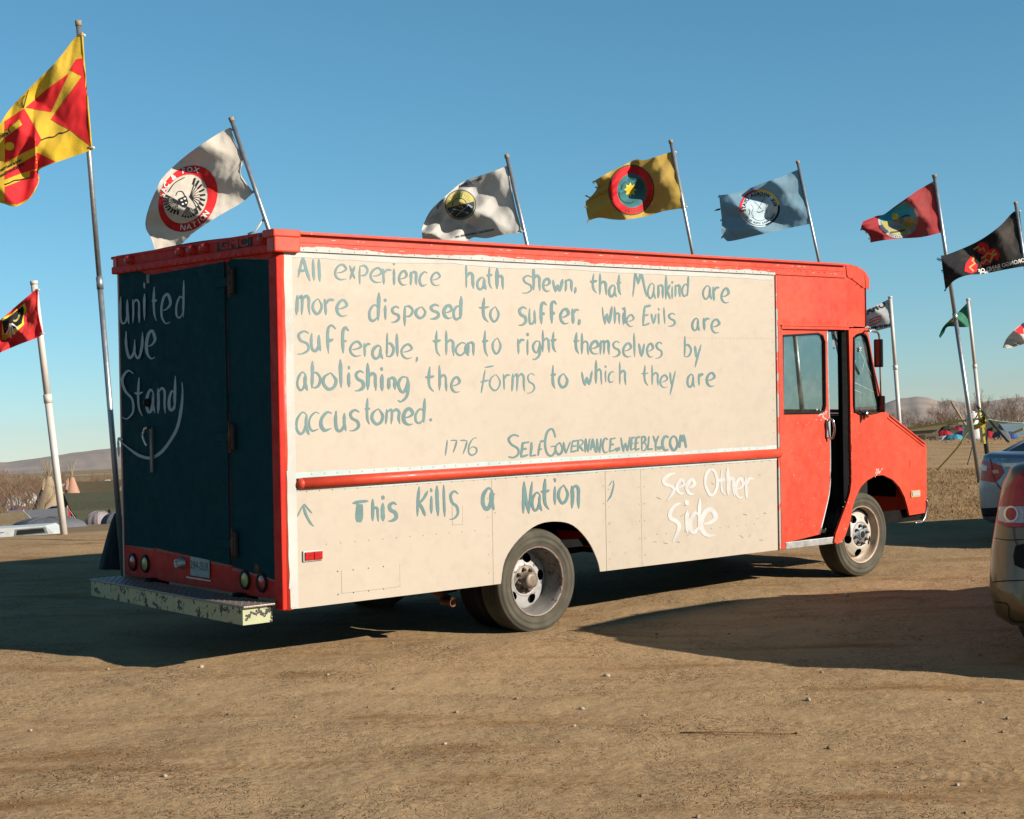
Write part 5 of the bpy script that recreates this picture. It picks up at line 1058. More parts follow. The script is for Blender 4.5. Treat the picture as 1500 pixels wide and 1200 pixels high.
k = dict(org=(1360, 290), sc=5.214); decal('gold_fringe', [ribbon([(570, 1138), (640, 1130), (700, 1105)], 7)], FO, t, bv, off=.01, **k); decal('red_corner', [[(660, 1010), (720, 960), (730, 1040), (672, 1035)]], FR, t, bv, off=.01, **k)
pole('flagpole', 'thick white plastic pipe flagpole at the far left', (50, 417), (93, 776), 21.8, .098, WPIPE, taper=.95)
t, bv = flag('small red flag with black and gold emblem on the white pipe pole', GF, (.55, .02, .025), [(552,130),(480,180),(300,330),(95,510),(-100,680)], [(620,800),(540,850),(300,940),(95,1025),(-80,1100)], [(552,130),(548,450),(620,800)], [(-100,680),(-90,900),(-80,1100)], 21.7, (0, 410), 10, [(1, .5, 11, 2.5, .06), (1, -1, 14, 0, .02)], turn=0)
k = dict(org=(0, 410), sc=10); decal('gold_emblem', [[(365, 335), (390, 430), (345, 560), (355, 650), (230, 770), (90, 870), (30, 880), (30, 560), (180, 490)]], FY, t, bv, off=.006, **k)
decal('black_emblem', [[(335, 385), (350, 440), (320, 640), (230, 700), (60, 790), (30, 600), (170, 520), (240, 455)]], FB, t, bv, off=.012, **k)
decal('white_feathers', [ribbon([(150, 640), (130, 720), (90, 800)], 26), ribbon([(160, 640), (190, 740), (215, 800)], 22), ribbon([(155, 650), (150, 760), (160, 850)], 20), ribbon([(170, 640), (240, 690), (255, 720)], 18)], FW, t, bv, off=.018, **k); decal('gold_curl', [ribbon([(290, 480), (270, 560), (230, 600), (195, 595)], 26)], FO, t, bv, off=.018, **k)
# black weighted sheet at the foot of the tall pole
mb = MB(); p = wpt(169, 17.3); V = []
for i in range(9):
    for j in range(13):
        u, v = i/8, j/12; a = v*6.283; r = (1-u)**.8*.17+.03; V.append(p+Vector((r*math.cos(a)*(1+.2*math.sin(a*3+u)), r*math.sin(a)*(1+.15*math.sin(a*5)), u*.62-.02)))
mb.add(V, [(i*13+j, i*13+(j+1) % 13, (i+1)*13+(j+1) % 13, (i+1)*13+j) for i in range(8) for j in range(13)], True)
o = tag(mb.build('tarpaulin', BLK, None, 'world'), 'black sheet heaped round the foot of the tall left flagpole', 'tarpaulin'); recenter(o)
# ================================================================== PARKED CARS
def car(name, label, loc, rz, paint, L, Wd, prof, cab, gz, group='cars parked at the right edge', wheelx=(.85, 3.55), R=.33, shear=0.0):
    # prof: list of (x, halfwidth, z_bottom, z_belt); cab: list of (x, z_roof, roof halfwidth) inside the body
    t = thing(name, label, 'car', loc, rz, group); loc4 = RGI @ t.matrix_world
    def sec(x, w, zb, zt):
        h = zt-zb; return [(0, zb), (w*.80, zb), (w*.93, zb+.05*h), (w*.985, zb+.22*h), (w, zb+.45*h), (w*.985, zb+.62*h), (w*.975, zb+.70*h), (w*.955, zb+.86*h), (w*.90, zb+.97*h), (w*.80, zt), (0, zt+.015)]
    bm = bmesh.new(); rows = []
    for (x, w, zb, zt) in prof:
        s = sec(x, w, zb, zt); rows.append([bm.verts.new((x, y, z)) for y, z in s]+[bm.verts.new((x, -y, z)) for y, z in s[-2:0:-1]])
    n = len(rows[0])
    for a, b in zip(rows, rows[1:]):
        for k in range(n): bm.faces.new((a[k], a[(k+1) % n], b[(k+1) % n], b[k]))
    bm.faces.new(rows[0][::-1]); bm.faces.new(rows[-1])
    bmesh.ops.subdivide_edges(bm, edges=bm.edges[:], cuts=1, use_grid_fill=True, smooth=.6)
    for v in bm.verts: v.co.x += shear*max(0, v.co.z-.5)*max(0, 1-v.co.x/1.2)
    bm.verts.index_update(); m = MB(); bmesh.ops.recalc_face_normals(bm, faces=bm.faces[:])
    LV = [loc4 @ v.co for v in bm.verts]; LF = [[v.index for v in f.verts] for f in bm.faces]; m.add(LV, LF, True); m.build('body', paint, t); bm.free()
    # greenhouse: glass shell with painted roof and pillars
    G = MB(); V = []; ring = []
    for (x, z, w, xb, wb) in cab:
        zb = gz; V += [loc4 @ Vector(q) for q in ((xb, -wb, zb), (x, -w, z-.05), (x, -w*.8, z), (x, 0, z+.025), (x, w*.8, z), (x, w, z-.05), (xb, wb, zb))]
    nr = len(cab); G.add(V, [(i*7+k, i*7+k+1, (i+1)*7+k+1, (i+1)*7+k) for i in range(nr-1) for k in (0, 5)], True)
    e0 = [0, 1, 2, 3, 4, 5, 6]; G.add([V[i] for i in e0], [tuple(e0)]); G.add([V[(nr-1)*7+i] for i in e0], [tuple(e0)]); G.build('car_window', CGLASS, t)
    Rf = MB(); Rf.add(V, [(i*7+k, i*7+k+1, (i+1)*7+k+1, (i+1)*7+k) for i in range(nr-1) for k in (1, 2, 3, 4)], True); Rf.build('roof', paint, t)
    for s in (1, -1):
        for i in (0, 1, nr//2, nr-1):
            a = V[i*7+(0 if s > 0 else 6)]; b = V[i*7+(1 if s > 0 else 5)]; MB().tube([a, b], .035 if i in (0, nr-1) else .022, 6).build('pillar', paint, t)
        for wx in wheelx:
            c = loc4 @ Vector((wx, s*(Wd/2-.11), R)); ax = (loc4.to_3x3() @ Vector((0, 1, 0)))
            m = MB(); prof_ = [(.0, .0), (.6*R, .0), (.64*R, .02), (.66*R, .01), (.92*R, .0), (R, .035), (R, .19), (.9*R, .22), (.0, .22)]
            VV = [c+loc4.to_3x3() @ Vector((r*math.cos(2*math.pi*k/28), s*(.11-o_), r*math.sin(2*math.pi*k/28))) for r, o_ in prof_ for k in range(28)]
            m.add(VV, [(i*28+k, i*28+(k+1) % 28, (i+1)*28+(k+1) % 28, (i+1)*28+k) for i in range(len(prof_)-1) for k in range(28)], True)
            w_ = m.build('wheel', TYRE, t); m = MB()
            for q in range(7):
                a = 2*math.pi*q/7; m.tube([c+loc4.to_3x3() @ Vector((.03*math.cos(a), s*.112, .03*math.sin(a))), c+loc4.to_3x3() @ Vector((.58*R*math.cos(a), s*.114, .58*R*math.sin(a)))], .02, 5)
            m.build('wheel_trim', ALU, w_)
    WV = [RG @ v for v in LV]
    return t, BVHTree.FromPolygons([tuple(v) for v in WV], LF)
def smooth_prof(P, n=3): return cr(P, n)
CLRED = simple('car_red_lens', (.55, .010, .008), .28, 0, .15, 20)
# silver-blue saloon
sp = smooth_prof([(0, .60, .34, .93), (.03, .74, .27, 1.0), (.12, .83, .23, 1.03), (.35, .895, .21, 1.04), (.9, .91, .20, 1.0), (2.2, .915, .19, .96), (3.4, .91, .20, .96), (4.1, .88, .22, .90), (4.55, .80, .24, .82), (4.75, .66, .28, .72), (4.83, .5, .34, .6)])
gs, bvs = car('parked_car', 'silver blue saloon parked behind, only its rear corner and tail lamps in view', (9.86, .40, .02), math.radians(-8), carpaint('silver_blue_paint', (.20, .27, .33)), 4.8, 1.83, sp, [(.95, 1.30, .56, .35, .78), (1.25, 1.41, .58, 1.0, .80), (1.9, 1.46, .60, 1.9, .82), (2.6, 1.43, .58, 2.7, .82), (2.95, 1.34, .55, 3.5, .80)], .97)
k = dict()
decal('tail_lamp', [[(1430.5,698),(1432,676),(1437,673),(1455,678),(1457,687),(1460,702),(1456,707),(1432,703)], [(1455,678),(1466,683),(1470,692),(1462,703),(1459,705)]], CLRED, gs, bvs, off=.008, maxe=2)
decal('lamp_insert', [[(1433,688),(1438,679),(1446,683),(1445,690)]], LCLR, gs, bvs, off=.014, maxe=2); decal('lamp_insert', [[(1453,689),(1462,688),(1464,693),(1455,694)]], LCLR, gs, bvs, off=.014, maxe=2)
decal('lid_gap', [ribbon([(1450, 672), (1453, 684), (1456, 700), (1462, 712), (1470, 718), (1492, 721)], .9)], BLK, gs, bvs, off=.010, maxe=2)
decal('chrome_strip', [[(1467, 679), (1500, 678), (1500, 683), (1470, 684)]], CHROME, gs, bvs, off=.014, maxe=2)
decal('lettering', None, CHROME, gs, bvs, off=.014, tris=ttext('ALTIMA', 4.6, (1466, 673), 1, False, 1.1, .05), maxe=3)
decal('lower_bumper', [[(1436, 745), (1500, 741), (1500, 757), (1440, 757)]], BLK, gs, bvs, off=.008, maxe=2)
def gold_marks():
    decal('tail_lamp', [[(1500,690),(1486,699),(1474,715),(1465,735),(1461,752),(1460,766),(1474,772),(1500,772)]], CLRED, gg, bvg, off=.012, maxe=3, label='tall red tail lamp with a clear lens below')
    decal('lamp_insert', [[(1463,742),(1500,742),(1500,766),(1474,766),(1462,762)]], LCLR, gg, bvg, off=.018, maxe=3)
    decal('reversing_ring', [{'o': ell(1481, 753, 11, 12, 24), 'h': [ell(1481, 753, 8, 9.5, 24)]}], CHROME, gg, bvg, off=.024, maxe=3)
    decal('reversing_lens', [ell(1481, 753, 8, 9.5, 24)], CLRED, gg, bvg, off=.022, maxe=3)
    decal('panel_gap', [ribbon([(1456, 788), (1475, 791), (1500, 790)], 1.0)], BLK, gg, bvg, off=.010, maxe=3)
    decal('panel_gap', [ribbon([(1484, 772), (1486, 788), (1490, 800)], 1.0)], BLK, gg, bvg, off=.010, maxe=3)
    decal('bumper_recess', [[(1487,800),(1484,815),(1486,828),(1500,834),(1500,796)]], BLK, gg, bvg, off=.012, maxe=3)
    decal('bumper_crease', [ribbon([(1452, 853), (1470, 851), (1500, 850)], 1.2)], BLK, gg, bvg, off=.010, maxe=3)
    decal('bumper_gap', [ribbon([(1457, 882), (1476, 886), (1478, 905), (1486, 911), (1500, 911)], 1.2)], BLK, gg, bvg, off=.010, maxe=3)
# gold people carrier close at the right edge
gp = smooth_prof([(0, .62, .40, 1.24), (.03, .76, .32, 1.30), (.12, .86, .27, 1.33), (.35, .90, .25, 1.33), (1.0, .91, .24, 1.20), (2.4, .915, .23, 1.02), (3.5, .90, .24, .98), (4.0, .86, .27, .92), (4.3, .74, .32, .82), (4.42, .55, .38, .7)])
gg, bvg = car('parked_car', 'gold people carrier close at the right edge showing one tall red tail lamp', (3.41, -4.055, .0), math.radians(4), carpaint('gold_paint', (.20, .135, .065)), 4.4, 1.83, gp, [(.62, 1.66, .62, .30, .74), (.85, 1.70, .66, .6, .82), (1.6, 1.72, .70, 1.6, .84), (2.5, 1.68, .68, 2.6, .84), (2.9, 1.58, .62, 3.5, .80)], 1.02, wheelx=(.9, 3.45), R=.34, shear=.24)
gold_marks(); L4 = RGI @ gg.matrix_world; lf = lambda x, y, z: L4 @ Vector((x, y, z))
def lbox(name, a, b, mat):
    m = MB(); m.rbox(a, b, .01); m.v = [L4 @ v for v in m.v]; m.build(name, mat, gg)
lbox('number_plate', (.03, -.26, .80), (.075, .26, .92), simple('car_plate', (.4, .42, .44), .5)); lbox('tailgate_handle', (.10, -.28, 1.0), (.14, .28, 1.03), CHROME)
lbox('tail_lamp', (.14, -.84, .86), (.24, -.70, 1.24), CLRED)
# ================================================================== CAMP IN THE DISTANCE
CAN = cloth('canvas_cream', (.36, .27, .17), .1, .1, .4); CAN2 = cloth('canvas_salmon', (.50, .27, .19), .1, .1, .2); OLV = cloth('canvas_olive', (.062, .064, .042), .05, .15); OLB = cloth('canvas_brown_olive', (.15, .115, .07), .05, .15)
GRY = cloth('tent_grey', (.15, .155, .17), .1, .1); MAUVE = cloth('tent_mauve', (.36, .30, .30), .15, .08); BLUE = cloth('tent_blue', (.04, .11, .34), .1, .15); TQ = cloth('tent_turquoise', (.07, .30, .38), .1, .1); REDC = cloth('tent_red', (.42, .03, .04), .1, .15); WHC = cloth('tarp_white', (.55, .55, .54), .15, .08); PUR = cloth('tent_purple', (.13, .05, .16), .1, .1); TEALC = cloth('tent_teal_dark', (.04, .10, .11), .1, .1)
def frame_at(px, d):
    p = wpt(px, d); return p
def loc_mb(p, yaw=0):
    c, s = math.cos(yaw), math.sin(yaw)
    X_ = rgt*c+fwd*s; Y_ = fwd*c-rgt*s
    return lambda x, y, z: p+X_*x+Y_*y+Vector((0, 0, z))
def tepee(px, d, h, r, mat, label, top=None, lean=0):
    p = frame_at(px, d); f = loc_mb(p); t = thing('tepee', label, 'tepee', p, 0, 'tepees in the camp', 'world'); V = []; n = 22
    hs = [0, .12, .3, .55, .8, 1.0]
    for q in hs:
        rr = r*(1-q*.86); V += [f(rr*math.cos(2*math.pi*k/n)*(1+.03*math.sin(5*k))+lean*q, rr*math.sin(2*math.pi*k/n), h*q) for k in range(n)]
    def part(i0, i1, m, nm): MB().add(V[i0*n:(i1+1)*n], [(i*n+k, i*n+(k+1) % n, (i+1)*n+(k+1) % n, (i+1)*n+k) for i in range(i1-i0) for k in range(n)], True).build(nm, m, t, 'world')
    if top: part(0, 3, mat, 'canvas_cover'); part(3, 5, top, 'canvas_top')
    else: part(0, 5, mat, 'canvas_cover')
    for k in range(9):
        a = 2*math.pi*k/9+.3; MB().tube([f(r*.55*math.cos(a)+lean*.4, r*.55*math.sin(a), h*.45), f(lean, 0, h*1.02), f(lean-.34*r*math.cos(a)*random.uniform(.7, 1.2), -.3*r*math.sin(a), h*random.uniform(1.28, 1.45))], .06, 5, r2=.035).build('lodge_pole', WOODP, t, 'world')
    MB().add([f(lean-.30, -r*.16, h*1.0), f(lean-.62, -r*.22, h*.93), f(lean-.62, -r*.40, h*.70), f(lean-.2, -r*.36, h*.66)], [(0, 1, 2, 3)]).build('smoke_flap', top or mat, t, 'world')
    MB().add([f(.25, -r*.99, .1), f(-.35, -r*.99, .1), f(-.1, -r*.72, h*.33)], [(0, 1, 2)]).build('door_flap', mat, t, 'world'); return t
tepee(68, 205, 5.4, 2.6, CAN, 'cream tepee left of the white pipe flagpole with long bare poles', lean=.2)
tepee(103, 212, 5.2, 2.1, CAN, 'cream tepee with a salmon pink top right of the white pipe pole', CAN2, lean=.1)
def ridge(px, d, w, l, h, wall, mat, label, yaw=0, group='ridge tents in the camp', name='ridge_tent', door=True):
    p = frame_at(px, d); f = loc_mb(p, yaw); t = thing(name, label, 'tent', p, 0, group, 'world'); n = 10; V = []
    for i in range(n+1):
        x = -l/2+l*i/n; sg = .12*math.sin(math.pi*i/n)*h*.5; V += [f(x, -w/2-.25, 0), f(x, -w/2, wall), f(x, -w*.24, wall+(h-wall)*.5-sg*.7), f(x, 0, h-sg*.5), f(x, w*.24, wall+(h-wall)*.5-sg*.7), f(x, w/2, wall), f(x, w/2+.25, 0)]
    MB().add(V, [(i*7+k, i*7+k+1, (i+1)*7+k+1, (i+1)*7+k) for i in range(n) for k in range(6)], False).build('canvas_roof', mat, t, 'world')
    for e, nm in ((0, 'end_wall'), (n, 'end_wall')): MB().add(V[e*7:e*7+7], [tuple(range(7))]).build(nm, mat, t, 'world')
    if door: MB().add([f(-l/2-.03, -w*.16, 0), f(-l/2-.03, w*.16, 0), f(-l/2-.03, .0, h*.72)], [(0, 1, 2)]).build('door_opening', DARK, t, 'world'); MB().add([f(-l*.12, -w/2-.28, 0), f(l*.05, -w/2-.28, 0), f(l*.0, -w/2-.04, wall*1.0)], [(0, 1, 2)]).build('side_opening', DARK, t, 'world')
    for s in (-1, 1): MB().tube([f(s*l/2, 0, h), f(s*(l/2+1.0), -.6, 0)], .02, 4).build('guy_rope', WPIPE, t, 'world'); MB().tube([f(s*l/2, 0, 0), f(s*l/2, 0, h+.12)], .05, 5).build('tent_pole', WOODP, t, 'world')
    return t
def dome(px, d, r, h, mat, label, stripe=None, sq=1.0, group='dome tents in the camp'):
    p = frame_at(px, d); f = loc_mb(p, random.uniform(0, 3)); t = thing('dome_tent', label, 'tent', p, 0, group, 'world'); n = 24; V = []; m = 8
    for i in range(m+1):
        e = i/m*math.pi/2; V += [f(r*sq*math.cos(e)**.8*math.cos(2*math.pi*k/n)*(1+.06*math.cos(12*math.pi*k/n)), r*math.cos(e)**.8*math.sin(2*math.pi*k/n)*(1+.06*math.cos(12*math.pi*k/n)), h*math.sin(e)) for k in range(n)]
    MB().add(V, [(i*n+k, i*n+(k+1) % n, (i+1)*n+(k+1) % n, (i+1)*n+k) for i in range(m) for k in range(n)], False).build('tent_shell', mat, t, 'world')
    for q in range(3):
        a = q*math.pi/3; MB().tube([f(r*sq*1.03*math.cos(e)**.8*math.cos(a)*(1 if e < math.pi/2 else 1), r*1.03*math.cos(e)**.8*math.sin(a), h*1.02*math.sin(e)) if e <= math.pi/2 else f(-r*sq*1.03*abs(math.cos(e))**.8*math.cos(a), -r*1.03*abs(math.cos(e))**.8*math.sin(a), h*1.02*math.sin(e)) for e in np.linspace(0, math.pi, 15)], .02, 4).build('tent_hoop', stripe or mat, t, 'world')
    MB().add([f(r*1.02*math.cos(-1.9)*.97, r*1.02*math.sin(-1.9), .05), f(r*1.02*math.cos(-1.2)*.97, r*1.02*math.sin(-1.2), .05), f(.05, -r*.9, h*.52)], [(0, 1, 2)]).build('door_flap', stripe or mat, t, 'world'); return t
ridge(146, 150, 5.5, 7.0, 3.1, 1.5, OLV, 'large dark olive army tent below the tepees', yaw=.5)
ridge(138, 245, 6.0, 10, 4.4, 2.0, OLB, 'long brown olive marquee behind the army tent', yaw=-.25, door=False)
dome(141, 118, 1.05, .95, MAUVE, 'pale mauve dome tent in front of the army tent', sq=1.0)
dome(172, 112, 1.3, .8, GRY, 'slate blue dome tent beside the black pole foot')
ridge(52, 128, 4.0, 4.6, 1.6, .5, GRY, 'low grey tarpaulin shelter with open front', yaw=.3)
dome(66, 104, 2.3, .75, GRY, 'flat grey dome tent in front of the tarpaulin shelter', sq=1.15)
dome(31, 128, 1.1, 1.3, BLUE, 'bright blue dome tent above the white camper', REDC); dome(80, 150, 1.6, 1.9, BLUE, 'blue and white dome tent at the foot of the cream tepee', WHC)
ridge(6, 110, 2.0, 2.6, 1.3, .5, OLB, 'brown striped shelter at the left edge', yaw=.8); dome(22, 230, 1.3, 1.5, PUR, 'purple dome tent among the bare trees'); dome(18, 300, 2, 2.2, WHC, 'whitish dome tent far back on the left', BLUE); dome(38, 330, 2.2, 2.4, WHC, 'pale tent far back between the bare trees')
for i, (px_, d_, m_, lb) in enumerate(((98, 330, WHC, 'small pale tent just left of the salmon tepee'), (118, 420, WHC, 'pale tent on the flat right of the salmon tepee'), (150, 470, WHC, 'far pale tent left of the tall steel pole'), (135, 400, MAUVE, 'mauve tent far behind the brown marquee'), (88, 520, WHC, 'farthest pale tent between the tepees'), (160, 330, WHC, 'white tent beside the tall steel pole'), (156, 560, WHC, 'farthest white tent by the tall steel pole'))): dome(px_, d_, 2.0+.3*(i % 3), 2.2, m_, lb, group='far pale tents')
# white camper top behind the crest on the left
p = wpt(38, 40); f0 = loc_mb(p, .12); f = lambda x, y, z: f0((x)*1.42, y, z); t = thing('pickup_camper', 'white pickup camper top just below the crest on the left', 'camper', p, 0, None, 'world'); zt = .0
zc = (wpx(38, 771.5, 40).z-p.z)
def prism(f, poly, y0, y1): 
    n = len(poly); return [f(x, y0, z) for x, z in poly]+[f(x, y1, z) for x, z in poly], [tuple(range(n)), tuple(range(n, 2*n))[::-1]]+[(i, (i+1) % n, n+(i+1) % n, n+i) for i in range(n)]
V, Fs = prism(f, [(-1.3, zc-1.5), (.42, zc-1.5), (.42, zc-.18), (.28, zc), (-1.3, zc-.02)], 0, 1.7); MB().add(V, Fs).build('body', simple('camper_white', (.62, .62, .60), .4), t, 'world')
V, Fs = prism(f, [(-.22, zc-.20), (.28, zc-.17), (.25, zc-.06), (-.2, zc-.08)], -.012, 0); MB().add(V, Fs).build('window', CGLASS, t, 'world')
V, Fs = prism(f, [(-.26, zc-.23), (.33, zc-.20), (.29, zc-.035), (-.24, zc-.055)], -.006, 0); MB().add(V, Fs).build('window_frame', simple('camper_frame', (.2, .21, .2), .5), t, 'world')
for x, z, m_ in ((-.75, zc-.22, FOR), (-.9, zc-.16, BLUE), (-.55, zc-.14, BLUE), (-.68, zc-.3, FG)): V, Fs = prism(f, [(x, z), (x+.12, z+.02), (x+.12, z+.04), (x, z+.02)], -.008, 0); MB().add(V, Fs).build('sticker', m_, t, 'world')
for s in (0, 1.35):
    for x in (-.9, .0): V, Fs = prism(f0, [(x+.33*math.cos(a), .33+.33*math.sin(a)) for a in np.linspace(0, 6.28, 17)[:-1]], s, s+.2); MB().add(V, Fs).build('wheel', TYRE, t, 'world')
# right hand camp
p = frame_at(1362, 118); f = loc_mb(p, -.25); t = thing('wall_tent', 'beige canvas box tent just right of the van nose', 'tent', p, 0, None, 'world')
V, Fs = prism(f, [(-3.4, 0), (.62, 0), (.62, 1.15), (.5, 1.32), (-3.4, 1.25)], 0, 2.4); MB().add(V, Fs).build('canvas_body', CAN, t, 'world')
V, Fs = prism(f, [(-.75, .0), (-.32, .0), (-.32, 1.0), (-.75, .98)], -.02, 0); MB().add(V, Fs).build('doorway', OLB, t, 'world'); V, Fs = prism(f, [(-.15, .45), (.42, .47), (.42, .85), (-.15, .83)], -.02, 0); MB().add(V, Fs).build('window', OLB, t, 'world')
V, Fs = prism(f, [(-3.5, 1.25), (.7, 1.31), (.7, 1.36), (-3.5, 1.30)], -.12, 2.5); MB().add(V, Fs).build('canvas_roof', CAN, t, 'world')
for a_ in [(1397, 130, .95, .9, TQ, 'turquoise dome tent beside the beige box tent'), (1386, 136, 1.2, .75, WHC, 'white tarpaulin tent beside the turquoise one'), (1383, 165, 1.1, 1.35, REDC, 'red tent behind the white tarpaulin tent'), (1393, 172, 1.5, 1.5, OLV, 'dark olive dome tent among the red tents'), (1402, 178, 1.3, 1.7, REDC, 'crimson dome tent right of the olive one'), (1410, 160, 1.1, 1.2, PUR, 'purple dome tent left of the white cistern'), (1376, 170, .9, 1.1, REDC, 'pinkish red tent next to the box tent'), (1407, 190, 1.2, 1.9, TEALC, 'tall teal tent at the back of the cluster'), (1466, 165, 1.0, 1.1, GRY, 'grey dome tent behind the leaning black pole'), (1478, 172, .9, .9, BLUE, 'blue tent above the saloon roof'), (1455, 190, 1.2, 1.5, OLV, 'green dome tent between the black poles'), (1370, 240, 1.2, 1.2, WHC, 'small white tent far behind the box tent'), (1448, 182, 1.0, 1.1, REDC, 'little red tent behind the post with yellow ribbon'), (1388, 270, 1.6, 2.0, OLV, 'green tent under the thicket')]: dome(*a_)
ridge(1487, 230, 3, 4.5, 1.9, 1.0, cloth('tent_blue_grey', (.16, .22, .25), .1), 'blue grey ridge tent at the right edge', yaw=.1, door=False); ridge(1454, 235, 3, 4.5, 2.3, 1.0, OLV, 'olive ridge tent right of the yellow ribbons', yaw=.1, door=False); ridge(1386, 300, 4, 14, 2.2, 1.0, OLB, 'long low brown shelter under the thicket', yaw=0, door=False)
def blob(name, label, cat, px, d, sx, sy, sz, mat, seed, group=None):
    p = frame_at(px, d); f = loc_mb(p); m = MB(); n = 18; V = []; k_ = 6
    for i in range(k_+1):
        e = i/k_*math.pi/2
        for k in range(n):
            a = 2*math.pi*k/n; q = 1+.35*noise.noise(Vector((math.cos(a)*2, math.sin(a)*2+e*2, seed))); V.append(f(sx*q*math.cos(e)*math.cos(a), sy*q*math.cos(e)*math.sin(a), sz*math.sin(e)*(1+.4*noise.noise(Vector((a, e*3, seed+3))))-.02))
    m.add(V, [(i*n+k, i*n+(k+1) % n, (i+1)*n+(k+1) % n, (i+1)*n+k) for i in range(k_) for k in range(n)], False); o = m.build(name, mat, None, 'world'); tag(o, label, cat, group); recenter(o)
blob('tarpaulin', 'crumpled royal blue tarpaulin in front of the box tent', 'tarpaulin', 1372, 100, 1.0, .8, .22, BLUE, 1); blob('clothing_heap', 'small red heap on the blue tarpaulin', 'heap', 1369, 98, .35, .3, .18, FOR, 2)
blob('tarpaulin', 'rumpled blue tarpaulin left of the turquoise tent', 'tarpaulin', 1381, 103, .55, .6, .36, BLUE, 5); blob('bundle', 'reddish bundles between the purple tent and the cistern', 'bundle', 1406, 120, .5, .5, .45, REDC, 4); blob('bundle', 'dark bundle at the foot of the army tent', 'bundle', 98, 140, .8, .8, 1.3, DARK, 8); blob('bundle', 'red upright bundle under the salmon tepee', 'bundle', 96, 138, .3, .4, 1.7, REDC, 9); blob('bundle', 'tan sack beside the army tent opening', 'bundle', 101, 132, .4, .4, .8, CAN, 10)
# white plastic cistern
p = frame_at(1426, 62); f = loc_mb(p); t = thing('water_tank', 'tall white plastic water tank behind the leaning flagpole', 'tank', p, 0, None, 'world'); m = MB(); m.lathe([(0, 0), (.40, .0), (.42, .05), (.42, .45), (.40, .5), (.41, .55), (.36, .62), (.25, .7), (.22, 1.1), (.19, 1.2), (0, 1.22)], p, 24, 'Z'); m.build('tank_shell', simple('white_plastic', (.62, .60, .57), .5), t, 'world'); m = MB(); m.lathe([(0, 1.2), (.1, 1.2), (.1, 1.27), (0, 1.27)], p, 14, 'Z'); m.build('tank_lid', WPIPE, t, 'world')
# posts with yellow ribbon and ropes
def stick(name, label, cat, a, b, r, mat, group=None, r2=None):
    m = MB(); m.tube([a, b], r, 8, r2=r2); o = m.build(name, mat, None, 'world'); tag(o, label, cat, group); recenter(o); return o
PB = simple('dark_green_steel', (.02, .03, .022), .6); d0 = 30
stick('fence_post', 'upright dark post wrapped in yellow ribbon', 'post', wpx(1440, 617, d0), wpt(1446, d0+1), .045, PB); stick('prop_pole', 'thin dark pole leaning from the pale flagpole down toward the saloon', 'pole', wpx(1432, 596, d0+1), wpx(1477, 647, d0-1), .026, PB)
stick('marker_stake', 'thin tan stake leaning left beside the leaning flagpole', 'stake', wpx(1393, 588, 40), wpx(1417, 627, 40), .03, WOODP)
YR = simple('yellow_ribbon', (.62, .47, .04), .6, 0, .2, 30)
def rope(label, pts, d, r, mat, name='rope'):
    m = MB(); m.tube([wpx(x, y, dd) for (x, y), dd in zip(cr(pts, 6), np.linspace(d[0], d[1], 6*(len(pts)-1)+1))], r, 5); o = m.build(name, mat, None, 'world'); tag(o, label, 'rope'); recenter(o)
rope('long yellow rope sagging from the van nose to the ribboned post', [(1300, 633), (1345, 626), (1400, 618), (1440, 613)], (34, 30), .022, YR); rope('yellow ribbon strand hanging down to the ground left of the poles', [(1436, 600), (1424, 622), (1405, 652), (1388, 672), (1373, 688)], (30, 31), .016, YR)
rope('pale green rope running right from the ribboned post', [(1444, 614), (1470, 618), (1500, 620)], (30, 30), .012, simple('green_rope', (.25, .33, .25), .7)); rope('thin dark cord with a weight beside the leaning flagpole', [(1424, 655), (1421, 668), (1417, 681)], (29, 29), .010, PB); rope('yellow rope at the right edge above the saloon', [(1480, 636), (1500, 628)], (26, 25), .02, YR)
m = MB(); rnd = random.Random(3)
for k_ in range(46):
    px0, py0 = 1440+rnd.gauss(0, 2.0), 613+rnd.gauss(0, 3.2); a = wpx(px0, py0, 29.9); b = wpx(px0+rnd.uniform(-4, 4), py0+rnd.uniform(-1, 9), 29.7); w_ = Vector((0, 0, .02)); m.add([a-w_, b-w_, b+w_, a+w_], [(0, 1, 2, 3)])
for y_ in (600, 612, 624, 636): 
    a = wpx(1439, 618, 29.8); b = wpx(1437+rnd.uniform(-3, 6), y_+14, 29.8); w_ = rgt*.02; m.add([a-w_, b-w_, b+w_, a+w_], [(0, 1, 2, 3)])
m.tube([wpx(1417, 626, 30.2), wpx(1425, 627, 30), wpx(1434, 624, 29.9), wpx(1440, 617, 29.8)], .05, 6); o = tag(m.build('ribbon_bunch', YR, None, 'world'), 'tangle of yellow ribbon tied at the top of the dark post', 'ribbon'); recenter(o)
